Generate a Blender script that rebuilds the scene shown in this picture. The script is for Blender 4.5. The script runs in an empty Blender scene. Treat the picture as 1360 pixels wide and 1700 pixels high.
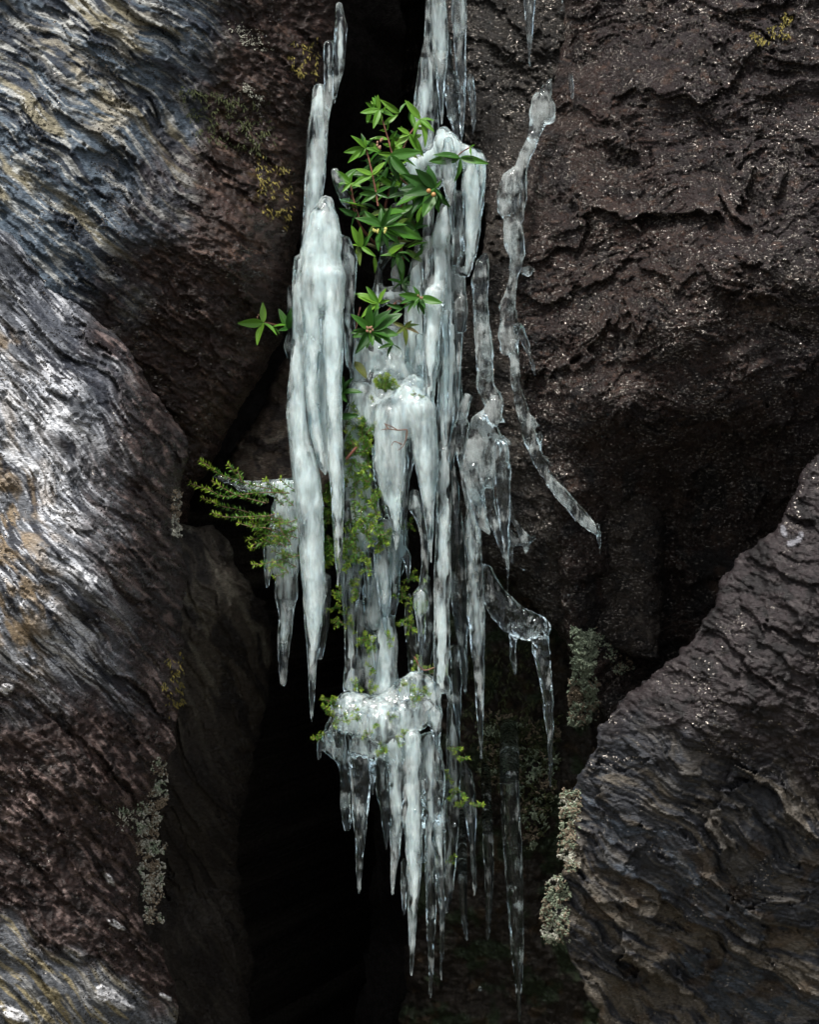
import bpy, math, random
import numpy as np

# ------------------------------------------------------------------ camera, sky, sun, exposure
C = bpy.context.scene
COL = C.collection
DIST = 5.0                                   # camera stands five metres in front of the ice
cam_d = bpy.data.cameras.new("camera")
cam = bpy.data.objects.new("camera", cam_d)
COL.objects.link(cam)
cam.location = (0, -DIST, 0)
cam.rotation_euler = (math.radians(90), 0, 0)
cam_d.sensor_fit = 'VERTICAL'
cam_d.sensor_height = 24.0
cam_d.lens = 24.0 * DIST / 1.7
cam_d.clip_start = 0.05
cam_d.clip_end = 400
C.camera = cam

SUN_EL, SUN_AZ = math.radians(58), math.radians(-20)     # azimuth: 0 = straight behind the camera, minus = from the left
w = bpy.data.worlds.new("World")
C.world = w
w.use_nodes = True
nt = w.node_tree
sky = nt.nodes.new('ShaderNodeTexSky')
sky.sky_type = 'NISHITA'
sky.sun_disc = False
sky.sun_elevation = SUN_EL
sky.sun_rotation = math.radians(180) + SUN_AZ * -1
sky.dust_density = 4.0
sky.air_density = 1.0
sky.ozone_density = 1.0
hs = nt.nodes.new('ShaderNodeHueSaturation')             # thin cloud greys the blue
hs.inputs['Saturation'].default_value = 0.42
bg = nt.nodes['Background']
bg.inputs['Strength'].default_value = 0.10
nt.links.new(sky.outputs[0], hs.inputs['Color'])
nt.links.new(hs.outputs[0], bg.inputs['Color'])

sun_d = bpy.data.lights.new("sun", 'SUN')
sun_d.energy = 2.8
sun_d.angle = math.radians(12)
sun_d.color = (1.0, 0.965, 0.92)
sun = bpy.data.objects.new("sun", sun_d)
COL.objects.link(sun)
from mathutils import Vector
sdir = Vector((math.sin(SUN_AZ) * math.cos(SUN_EL), -math.cos(SUN_AZ) * math.cos(SUN_EL), math.sin(SUN_EL)))
sun.rotation_euler = (-sdir).to_track_quat('-Z', 'Y').to_euler()

vs = C.view_settings
vs.view_transform = 'Standard'
vs.look = 'None'
vs.exposure = 1.12
vs.gamma = 1.0
vs.use_curve_mapping = False
C.cycles.use_denoising = True
C.cycles.max_bounces = 12
C.cycles.transmission_bounces = 10
C.cycles.transparent_max_bounces = 12
C.cycles.diffuse_bounces = 3
C.cycles.glossy_bounces = 5
C.cycles.sample_clamp_indirect = 6.0

rng = random.Random(7)
nr = np.random.RandomState(11)

# ------------------------------------------------------------------ helpers
def P(px, py, y=0.0):
    """photo position (1 unit = 1 mm at depth 0) and depth in metres -> world point"""
    s = (DIST + y) / DIST * 0.001
    return ((px - 680) * s, y, (850 - py) * s)

def tag(o, label=None, cat=None, group=None, kind=None):
    if label: o['label'] = label
    if cat: o['category'] = cat
    if group: o['group'] = group
    if kind: o['kind'] = kind
    return o

def empty(name, loc=(0, 0, 0), label=None, cat=None, group=None):
    o = bpy.data.objects.new(name, None)
    o.empty_display_size = 0.02
    COL.objects.link(o)
    o.location = loc
    return tag(o, label, cat, group)

def link_mesh(name, me, mat=None, parent=None):
    o = bpy.data.objects.new(name, me)
    COL.objects.link(o)
    if mat is not None and len(me.materials) == 0:
        me.materials.append(mat)
    if parent is not None:
        o.parent = parent
        # parts are built in world space: keep them where they are
        o.matrix_parent_inverse = parent_inv(parent)
    return o

def parent_inv(p):
    from mathutils import Matrix
    m = Matrix.Translation(p.location) if p.parent is None else parent_inv(p.parent).inverted() @ Matrix.Translation(p.location)
    return m.inverted()

def np_mesh(name, verts, quads, smooth=True, tris=None):
    me = bpy.data.meshes.new(name)
    nv = len(verts)
    me.vertices.add(nv)
    me.vertices.foreach_set('co', np.ascontiguousarray(verts, dtype=np.float32).ravel())
    nq = 0 if quads is None else len(quads)
    ntr = 0 if tris is None else len(tris)
    idx = []
    if nq: idx.append(np.ascontiguousarray(quads, dtype=np.int32).ravel())
    if ntr: idx.append(np.ascontiguousarray(tris, dtype=np.int32).ravel())
    idx = np.concatenate(idx)
    me.loops.add(len(idx))
    me.loops.foreach_set('vertex_index', idx)
    me.polygons.add(nq + ntr)
    ls = np.concatenate([np.arange(nq, dtype=np.int32) * 4, nq * 4 + np.arange(ntr, dtype=np.int32) * 3])
    me.polygons.foreach_set('loop_start', ls)
    if smooth:
        me.polygons.foreach_set('use_smooth', np.ones(nq + ntr, dtype=bool))
    me.update(calc_edges=True)
    return me

def set_color(me, name, rgb):
    a = me.attributes.new(name, 'FLOAT_COLOR', 'POINT')
    rgba = np.ones((len(rgb), 4), dtype=np.float32)
    rgba[:, :rgb.shape[1]] = rgb
    a.data.foreach_set('color', rgba.ravel())

def set_float(me, name, v):
    a = me.attributes.new(name, 'FLOAT', 'POINT')
    a.data.foreach_set('value', np.ascontiguousarray(v, dtype=np.float32))

# ---- noise
_ga = np.linspace(0, 2 * np.pi, 256, endpoint=False)
_GX, _GY = np.cos(_ga).astype(np.float32), np.sin(_ga).astype(np.float32)
def _hash(a, b, seed):
    h = (a.astype(np.uint32) * np.uint32(374761393)) ^ (b.astype(np.uint32) * np.uint32(668265263)) ^ np.uint32((seed * 2246822519) & 0xffffffff)
    h = (h ^ (h >> np.uint32(13))) * np.uint32(1274126177)
    return h ^ (h >> np.uint32(16))
def perlin(x, y, seed=0):
    x = np.asarray(x, np.float32); y = np.asarray(y, np.float32)
    fx, fy = np.floor(x), np.floor(y)
    ix, iy = fx.astype(np.int64), fy.astype(np.int64)
    dx, dy = x - fx, y - fy
    u = dx * dx * dx * (dx * (dx * 6 - 15) + 10)
    v = dy * dy * dy * (dy * (dy * 6 - 15) + 10)
    def g(i, j, ax, ay):
        h = (_hash(ix + i, iy + j, seed) & np.uint32(255)).astype(np.intp)
        return _GX[h] * ax + _GY[h] * ay
    a = g(0, 0, dx, dy); b = g(1, 0, dx - 1, dy)
    c = g(0, 1, dx, dy - 1); d = g(1, 1, dx - 1, dy - 1)
    return ((a + (b - a) * u) * (1 - v) + (c + (d - c) * u) * v) * 1.5
def fbm(x, y, seed=0, octv=4, gain=0.5):
    s = 0; a = 1.0
    for i in range(octv):
        s = s + a * perlin(x, y, seed + i * 17); a *= gain; x = x * 2.03; y = y * 2.03
    return s
def ridged(x, y, seed=0, octv=3, gain=0.55):
    s = 0; a = 1.0
    for i in range(octv):
        s = s + a * (1 - 2 * np.abs(perlin(x, y, seed + i * 31))); a *= gain; x = x * 2.1; y = y * 2.1
    return s
def cells(x, y, seed=0):
    """nearest jittered cell: returns (id hash 0..1, second hash, offset x, offset y, edge distance)"""
    ix, iy = np.floor(x).astype(np.int64), np.floor(y).astype(np.int64)
    best = np.full(x.shape, 9.0, np.float32); sec = best.copy()
    bid = np.zeros(x.shape, np.uint32); ox = np.zeros(x.shape, np.float32); oy = ox.copy()
    for i in (-1, 0, 1):
        for j in (-1, 0, 1):
            h = _hash(ix + i, iy + j, seed)
            jx = ix + i + (h & np.uint32(1023)).astype(np.float32) / 1023
            jy = iy + j + ((h >> np.uint32(10)) & np.uint32(1023)).astype(np.float32) / 1023
            ax, ay = (x - jx).astype(np.float32), (y - jy).astype(np.float32)
            d = np.maximum(np.abs(ax), np.abs(ay)) * 0.5 + np.sqrt(ax * ax + ay * ay) * 0.5
            m = d < best
            sec = np.where(m, best, np.minimum(sec, d))
            best = np.where(m, d, best); bid = np.where(m, h, bid); ox = np.where(m, ax, ox); oy = np.where(m, ay, oy)
    r1 = ((bid >> np.uint32(3)) & np.uint32(255)).astype(np.float32) / 255
    r2 = ((bid >> np.uint32(14)) & np.uint32(255)).astype(np.float32) / 255
    return r1, r2, ox, oy, sec - best
def sstep(a, b, x):
    t = np.clip((x - a) / (b - a), 0, 1)
    return t * t * (3 - 2 * t)
def blob(U, V, cx, cy, rx, ry, deg=0):
    a = math.radians(deg)
    x = (U - cx) * math.cos(a) + (V - cy) * math.sin(a)
    y = -(U - cx) * math.sin(a) + (V - cy) * math.cos(a)
    return np.exp(-((x / rx) ** 2 + (y / ry) ** 2))
def mixc(c, col, m):
    col = np.asarray(col, np.float32)
    return c + (col - c) * m[..., None]

# ---- materials
def mat_new(name):
    m = bpy.data.materials.new(name)
    m.use_nodes = True
    nt = m.node_tree
    for n in list(nt.nodes): nt.nodes.remove(n)
    out = nt.nodes.new('ShaderNodeOutputMaterial')
    return m, nt, out
def node(nt, typ, **kw):
    n = nt.nodes.new(typ)
    for k, v in kw.items():
        if hasattr(n, k): setattr(n, k, v)
        else: n.inputs[k].default_value = v
    return n

def rock_material(name, ang, rough=0.45, spec=0.5, bump=0.35, aniso=(1.0, 1.0, 3.0), fine=1.0, grain=0.35, mica=0.0):
    """wet schist: stone colour, plus shade painted low on the inner slab, comes from the mineral attribute, grain and micro relief from noise"""
    m, nt, out = mat_new(name)
    b = node(nt, 'ShaderNodeBsdfPrincipled')
    at = node(nt, 'ShaderNodeAttribute', attribute_name='rock_tone')
    tc = node(nt, 'ShaderNodeTexCoord')
    mp = node(nt, 'ShaderNodeMapping')
    mp.inputs['Rotation'].default_value = (0, ang, 0)
    mp.inputs['Scale'].default_value = aniso
    nt.links.new(tc.outputs['Object'], mp.inputs['Vector'])
    n1 = node(nt, 'ShaderNodeTexNoise', Scale=170.0 * fine, Detail=4.0, Roughness=0.65)
    n2 = node(nt, 'ShaderNodeTexNoise', Scale=60.0 * fine, Detail=3.0, Roughness=0.6)
    for n in (n1, n2): nt.links.new(mp.outputs[0], n.inputs['Vector'])
    r1 = node(nt, 'ShaderNodeMapRange'); r1.inputs[1].default_value = 0.3; r1.inputs[2].default_value = 0.72
    r1.inputs[3].default_value = 0.30; r1.inputs[4].default_value = 1.95
    nt.links.new(n1.outputs[0], r1.inputs[0])
    mx = node(nt, 'ShaderNodeMix', data_type='RGBA', blend_type='MULTIPLY')
    mx.inputs[0].default_value = 1.0
    nt.links.new(at.outputs['Color'], mx.inputs[6]); nt.links.new(r1.outputs[0], mx.inputs[7])
    nt.links.new(mx.outputs[2], b.inputs['Base Color'])
    rr = node(nt, 'ShaderNodeMapRange'); rr.inputs[1].default_value = 0.40; rr.inputs[2].default_value = 0.60
    rr.inputs[3].default_value = rough - 0.22; rr.inputs[4].default_value = rough + 0.25
    nt.links.new(n2.outputs[0], rr.inputs[0]); nt.links.new(rr.outputs[0], b.inputs['Roughness'])
    b.inputs['Specular IOR Level'].default_value = spec
    ad = node(nt, 'ShaderNodeMath', operation='ADD')
    nt.links.new(n1.outputs[0], ad.inputs[0]); nt.links.new(n2.outputs[0], ad.inputs[1])
    n3 = node(nt, 'ShaderNodeTexNoise', Scale=520.0 * fine, Detail=2.0, Roughness=0.6)
    nt.links.new(mp.outputs[0], n3.inputs['Vector'])
    ad2 = node(nt, 'ShaderNodeMath', operation='MULTIPLY_ADD'); nt.links.new(n3.outputs[0], ad2.inputs[0]); ad2.inputs[1].default_value = grain
    nt.links.new(ad.outputs[0], ad2.inputs[2])
    bm = node(nt, 'ShaderNodeBump', Strength=bump, Distance=0.006)
    nt.links.new(ad2.outputs[0], bm.inputs['Height']); nt.links.new(bm.outputs[0], b.inputs['Normal'])
    if mica > 0:
        # flakes of mica and wet crystal faces, each tilted its own way
        mpv = node(nt, 'ShaderNodeMapping'); mpv.inputs['Rotation'].default_value = (0, ang, 0); mpv.inputs['Scale'].default_value = (0.6, 1, 1.2)
        nt.links.new(tc.outputs['Object'], mpv.inputs['Vector'])
        vo = node(nt, 'ShaderNodeTexVoronoi', Scale=430.0); nt.links.new(mpv.outputs[0], vo.inputs['Vector'])
        sx = node(nt, 'ShaderNodeSeparateColor'); nt.links.new(vo.outputs['Color'], sx.inputs[0])
        n4 = node(nt, 'ShaderNodeTexNoise', Scale=16.0, Detail=3.0, Roughness=0.6); nt.links.new(tc.outputs['Object'], n4.inputs['Vector'])
        th = node(nt, 'ShaderNodeMath', operation='MULTIPLY_ADD'); nt.links.new(n4.outputs[0], th.inputs[0]); th.inputs[1].default_value = -0.9; th.inputs[2].default_value = 1.47 - 0.25 * mica
        gt = node(nt, 'ShaderNodeMath', operation='GREATER_THAN'); nt.links.new(sx.outputs[0], gt.inputs[0]); nt.links.new(th.outputs[0], gt.inputs[1])
        ge = node(nt, 'ShaderNodeNewGeometry')
        va = node(nt, 'ShaderNodeVectorMath', operation='SUBTRACT'); nt.links.new(vo.outputs['Color'], va.inputs[0]); va.inputs[1].default_value = (0.5, 0.5, 0.5)
        vs2 = node(nt, 'ShaderNodeVectorMath', operation='SCALE'); nt.links.new(va.outputs[0], vs2.inputs[0]); vs2.inputs['Scale'].default_value = 1.1
        vb = node(nt, 'ShaderNodeVectorMath', operation='ADD'); nt.links.new(bm.outputs[0], vb.inputs[0]); nt.links.new(vs2.outputs[0], vb.inputs[1])
        vn = node(nt, 'ShaderNodeVectorMath', operation='NORMALIZE'); nt.links.new(vb.outputs[0], vn.inputs[0])
        gls = node(nt, 'ShaderNodeBsdfGlossy', Roughness=0.22); gls.inputs['Color'].default_value = (0.24, 0.22, 0.20, 1)
        nt.links.new(vn.outputs[0], gls.inputs['Normal'])
        mxs = node(nt, 'ShaderNodeMixShader'); nt.links.new(gt.outputs[0], mxs.inputs[0])
        nt.links.new(b.outputs[0], mxs.inputs[1]); nt.links.new(gls.outputs[0], mxs.inputs[2])
        nt.links.new(mxs.outputs[0], out.inputs[0])
    else:
        nt.links.new(b.outputs[0], out.inputs[0])
    return m

# ------------------------------------------------------------------ rock masses
STEP = 2.25
def axis(lo_f, hi_f, lo, hi):
    mid = np.arange(lo_f, hi_f + STEP, STEP)
    def tail(a, b):
        out = []; st = STEP; x = a
        while x < b:
            st = min(st * 1.16, 45); x += st; out.append(x)
        return np.array(out)
    return np.concatenate([-tail(-lo_f, -lo)[::-1] if lo < lo_f else [], mid, tail(mid[-1], hi) if hi > hi_f else []]).astype(np.float32)
GU = axis(-25, 1385, -1300, 2600)
GV = axis(-25, 1725, -1900, 2460)

def poly_sd(U, V, pts):
    """signed distance to the outline, positive inside"""
    best = np.full(U.shape, 1e9, np.float32); ins = np.zeros(U.shape, bool)
    n = len(pts)
    for i in range(n):
        ax, ay = pts[i]; bx, by = pts[(i + 1) % n]
        ex, ey = bx - ax, by - ay
        t = np.clip(((U - ax) * ex + (V - ay) * ey) / (ex * ex + ey * ey + 1e-9), 0, 1)
        dx, dy = U - ax - t * ex, V - ay - t * ey
        best = np.minimum(best, dx * dx + dy * dy)
        c = ((ay > V) != (by > V))
        if by != ay:
            ins ^= c & (U < ex * (V - ay) / ey + ax)
    d = np.sqrt(best)
    return np.where(ins, d, -d)

def macro(U, V, ctrl, c=70.0):
    k = np.array(ctrl, np.float64)
    xy = k[:, :2]; n = len(k)
    A = np.zeros((n + 3, n + 3))
    A[:n, :n] = np.sqrt(((xy[:, None] - xy[None]) ** 2).sum(-1) + c * c) - 0
    A[:n, :n] += np.eye(n) * -6.0
    A[:n, n] = 1; A[n, :n] = 1; A[:n, n + 1:] = xy / 1000; A[n + 1:, :n] = (xy / 1000).T
    b = np.concatenate([k[:, 2], [0, 0, 0]])
    wts = np.linalg.solve(A, b)
    Uc = np.clip(U, -250, 1610); Vc = np.clip(V, -350, 1950)
    out = wts[n] + wts[n + 1] * Uc / 1000 + wts[n + 2] * Vc / 1000
    for i in range(n):
        out = out + wts[i] * np.sqrt((Uc - xy[i, 0]) ** 2 + (Vc - xy[i, 1]) ** 2 + c * c)
    return out.astype(np.float32)

MASS = {}
def rock_mass(key, outline, ctrl, relief, mat, edge_r=45, edge_amp=70, jag=6, back=2.35, coarse=1, wobble=1.0):
    xs = [p[0] for p in outline]; ys = [p[1] for p in outline]
    ui = np.where((GU > min(xs) - 8) & (GU < max(xs) + 8))[0]
    vi = np.where((GV > min(ys) - 8) & (GV < max(ys) + 8))[0]
    us, vs_ = GU[ui[0]:ui[-1] + 1:coarse], GV[vi[0]:vi[-1] + 1:coarse]
    U, V = np.meshgrid(us, vs_)
    sd = poly_sd(U, V, outline)
    gu0 = np.gradient(sd, axis=1) / np.gradient(U, axis=1); gv0 = np.gradient(sd, axis=0) / np.gradient(V, axis=0)
    sd = sd + jag * (fbm(U / 45, V / 45, 901 + len(MASS), 4, 0.55)) * sstep(400, 30, np.abs(sd))
    h, rgb, rough = relief(U, V)
    y = macro(U, V, ctrl)
    t = np.clip((edge_r - sd) / edge_r, 0, 1)
    y = y + edge_amp * (1 - np.sqrt(np.maximum(1 - t * t, 0.0)))
    y = (y - h * sstep(-2, 14, sd)) * 0.001
    # drop what lies outside, slide the border vertices onto the outline
    gu = np.gradient(sd, axis=1) / np.gradient(U, axis=1); gv = np.gradient(sd, axis=0) / np.gradient(V, axis=0)
    keep_v = sd > -STEP * coarse * 1.2
    q = keep_v[:-1, :-1] & keep_v[1:, :-1] & keep_v[:-1, 1:] & keep_v[1:, 1:]
    q &= (sd[:-1, :-1] > 0) | (sd[1:, :-1] > 0) | (sd[:-1, 1:] > 0) | (sd[1:, 1:] > 0)
    sh = np.where(sd < 0, -sd, 0); gl = gu * gu + gv * gv + 1e-3
    MASS[key] = (us, vs_, y.copy())
    U2 = U + np.clip(sh * gu / gl, -4, 4); V2 = V + np.clip(sh * gv / gl, -4, 4)
    s = (DIST + y) / DIST * 0.001
    X = (U2 - 680) * s; Z = (850 - V2) * s
    pts = np.stack([X, y, Z], -1).reshape(-1, 3)
    ids = np.arange(U.size).reshape(U.shape)
    Q = np.stack([ids[:-1, :-1], ids[1:, :-1], ids[1:, 1:], ids[:-1, 1:]], -1)[q]
    # border edges -> side walls running back into the hill
    e = np.concatenate([Q[:, [0, 1]], Q[:, [1, 2]], Q[:, [2, 3]], Q[:, [3, 0]]])
    keys = np.sort(e, 1); k1 = keys[:, 0].astype(np.int64) * U.size + keys[:, 1]
    uq, inv, cnt = np.unique(k1, return_inverse=True, return_counts=True)
    be = e[cnt[inv] == 1]
    bv = np.unique(be)
    used = np.unique(Q)
    remap = np.full(U.size, -1, np.int64); remap[used] = np.arange(len(used))
    verts = [pts[used]]; col = [rgb.reshape(-1, 3)[used]]; rg = [np.broadcast_to(rough, U.shape).reshape(-1)[used]]
    quads = [remap[Q]]
    n0 = len(used)
    prev = remap[bv]; lut = np.full(U.size, -1, np.int64)
    base = pts[bv]
    gd = np.stack([gu0.reshape(-1)[bv], np.zeros(len(bv)), -gv0.reshape(-1)[bv]], -1)
    gd /= np.linalg.norm(gd, axis=1, keepdims=True) + 1e-6
    gd[:, 2] = np.where((gd[:, 2] > 0) & (base[:, 2] < -0.7), 0, gd[:, 2])
    lut_prev = np.full(U.size, -1, np.int64); lut_prev[bv] = prev
    for li, f in enumerate((0.01, 0.025, 0.05, 0.1, 0.2, 0.4, 1.0)):
        nb = base.copy()
        nb[:, 1] = base[:, 1] + (back - base[:, 1]) * f
        sc = (DIST + nb[:, 1]) / (DIST + base[:, 1])
        inw = 0.003 + (0.02 + 1.25 * np.hypot(base[:, 0], base[:, 2]).clip(0, 0.9) / DIST) * (nb[:, 1] - base[:, 1]) + 0.010 * f ** 0.5 * wobble * perlin(base[:, 0] * 14 + li * 0.9, base[:, 2] * 14, 55)
        nb = nb + gd * np.maximum(inw, 0)[:, None]
        lut_new = np.full(U.size, -1, np.int64); lut_new[bv] = n0 + np.arange(len(bv)); n0 += len(bv)
        verts.append(nb); col.append(rgb.reshape(-1, 3)[bv]); rg.append(np.broadcast_to(rough, U.shape).reshape(-1)[bv])
        quads.append(np.stack([lut_prev[be[:, 1]], lut_prev[be[:, 0]], lut_new[be[:, 0]], lut_new[be[:, 1]]], -1))
        lut_prev = lut_new
    me = np_mesh(key, np.concatenate(verts), np.concatenate(quads), smooth=False)
    set_color(me, 'rock_tone', np.clip(np.concatenate(col), 0.004, 0.8))
    me.materials.append(mat)
    return me

def rock_y(key, px, py):
    us, vs_, y = MASS[key]
    i = int(np.clip(np.searchsorted(us, px), 0, len(us) - 1)); j = int(np.clip(np.searchsorted(vs_, py), 0, len(vs_) - 1))
    return float(y[j, i])

def rot(U, V, deg):
    a = math.radians(deg)
    return U * math.cos(a) + V * math.sin(a), -U * math.sin(a) + V * math.cos(a)

def plates(s, t, ls, lt, seed, tilt, off, jag=0.35):
    """broken thin sheets: long crisp-edged chips, each with its own tilt and height (mm)"""
    js = jag * fbm(s / (ls * 0.35), t / (lt * 0.6), seed + 1, 3)
    jt = 0.6 * jag * fbm(s / (ls * 0.5), t / (lt * 0.9), seed + 2, 3)
    r1, r2, ox, oy, ed = cells(s / ls + js, t / lt + jt, seed)
    return tilt * (ox * (r1 - 0.5) * 1.4 + oy * (r2 - 0.3) * 1.8) + off * (r1 * 0.7 + r2 * 0.3 - 0.5), r1, r2, ed

def schist(U, V, deg, seed, warp=50, stretch=5.0, amp=1.0, ledge=8.0, ledge_w=75.0):
    """foliated relief: returns height in mm and the layer coordinates"""
    wx = warp * fbm(U / 260, V / 260, seed, 3); wy = warp * fbm(U / 260, V / 260, seed + 5, 3)
    s, t = rot(U + wx, V + wy, deg)
    t = t + 4 * fbm(s / 90, t / 40, seed + 8, 3)
    h = 16 * fbm(U / 190, V / 190, seed + 1, 3)
    L = t / ledge_w + 0.5 * fbm(s / 200, t / 160, seed + 2, 3)
    fr = L - np.floor(L)
    lay = _hash(np.floor(L).astype(np.int64), np.zeros(L.shape, np.int64), seed).astype(np.float32) / 4294967295.0
    h = h + 0.5 * ledge * (0.4 + lay) * (sstep(0, 0.72, fr) - sstep(0.86, 1.0, fr))
    md = 0.30 + 1.15 * sstep(-0.35, 0.55, fbm(U / 85, V / 70, seed + 11, 3))
    h = h + amp * plates(s, t, 30 * stretch, 46, seed + 13, 11, 8.5)[0]
    h = h + amp * md * plates(s, t, 12 * stretch, 17, seed + 23, 5.2, 4.6)[0]
    h = h + amp * md * plates(s, t, 5.5 * stretch, 7.5, seed + 33, 3.0, 2.9)[0]
    h = h + amp * (0.5 + 0.5 * md) * (1.3 * perlin(s / (3.2 * stretch), t / 4.4, seed + 6) + 0.9 * perlin(s / (2.0 * stretch), t / 2.6, seed + 7) + 0.8 * perlin(U / 3.6, V / 3.6, seed + 9))
    return h, s, t, lay
# ---- the rock around the cleft
def relief_left_wall(U, V):
    h, s, t, lay = schist(U, V, 38, 100, warp=24, stretch=4.5, amp=1.25, ledge=13, ledge_w=70)
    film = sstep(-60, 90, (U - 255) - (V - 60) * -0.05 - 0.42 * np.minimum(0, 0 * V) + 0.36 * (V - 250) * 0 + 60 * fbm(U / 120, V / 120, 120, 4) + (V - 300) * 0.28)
    rough_n = fbm(U / 16, V / 13, 130, 4, 0.6)
    h = h + film * 5.0 * rough_n + (1 - film) * 1.5 * rough_n
    # bare stone: blue grey with olive bands
    b = np.zeros(U.shape + (3,), np.float32) + np.array([0.085, 0.115, 0.148], np.float32)
    band = fbm(s / 240, t / 46, 141, 4)
    b = mixc(b, (0.215, 0.195, 0.135), sstep(0.16, 0.5, band))
    b = mixc(b, (0.026, 0.036, 0.052), sstep(-0.05, 0.25, -fbm(s / 180, t / 30, 143, 4)))
    b = mixc(b, (0.42, 0.43, 0.41), 0.85 * sstep(0.22, 0.46, fbm(s / 75, t / 9, 145, 3)))
    b = mixc(b, (0.40, 0.36, 0.27), 0.75 * np.clip(blob(U, V, 175, 195, 55, 35, 40) + blob(U, V, 110, 100, 90, 26, 45) + 0.8 * blob(U, V, 225, 60, 30, 60, 20), 0, 1) * sstep(-0.25, 0.3, fbm(s / 50, t / 10, 146, 3)))
    # dark lichen film near the cleft
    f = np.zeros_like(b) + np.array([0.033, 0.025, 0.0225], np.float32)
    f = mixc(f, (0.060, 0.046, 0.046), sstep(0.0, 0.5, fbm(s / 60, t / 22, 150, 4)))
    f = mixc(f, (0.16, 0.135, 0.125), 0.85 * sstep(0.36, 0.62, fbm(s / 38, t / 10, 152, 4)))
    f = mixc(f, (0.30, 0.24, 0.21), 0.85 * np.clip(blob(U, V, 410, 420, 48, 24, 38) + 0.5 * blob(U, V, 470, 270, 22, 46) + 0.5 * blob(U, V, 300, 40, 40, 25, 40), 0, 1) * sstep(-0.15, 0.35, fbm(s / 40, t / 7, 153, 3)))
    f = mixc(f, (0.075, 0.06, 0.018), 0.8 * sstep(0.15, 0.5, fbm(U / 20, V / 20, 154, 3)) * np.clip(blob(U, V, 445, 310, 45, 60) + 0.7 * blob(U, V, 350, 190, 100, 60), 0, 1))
    sl = blob(U, V, 405, 655, 48, 75, 30)
    f = mixc(f, (0.13, 0.125, 0.105), np.clip(sl * 1.4, 0, 1) * sstep(-0.4, 0.3, fbm(U / 40, V / 60, 155, 3)))
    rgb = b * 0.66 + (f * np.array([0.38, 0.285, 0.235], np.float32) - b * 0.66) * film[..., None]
    return h, rgb, 0.5

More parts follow.
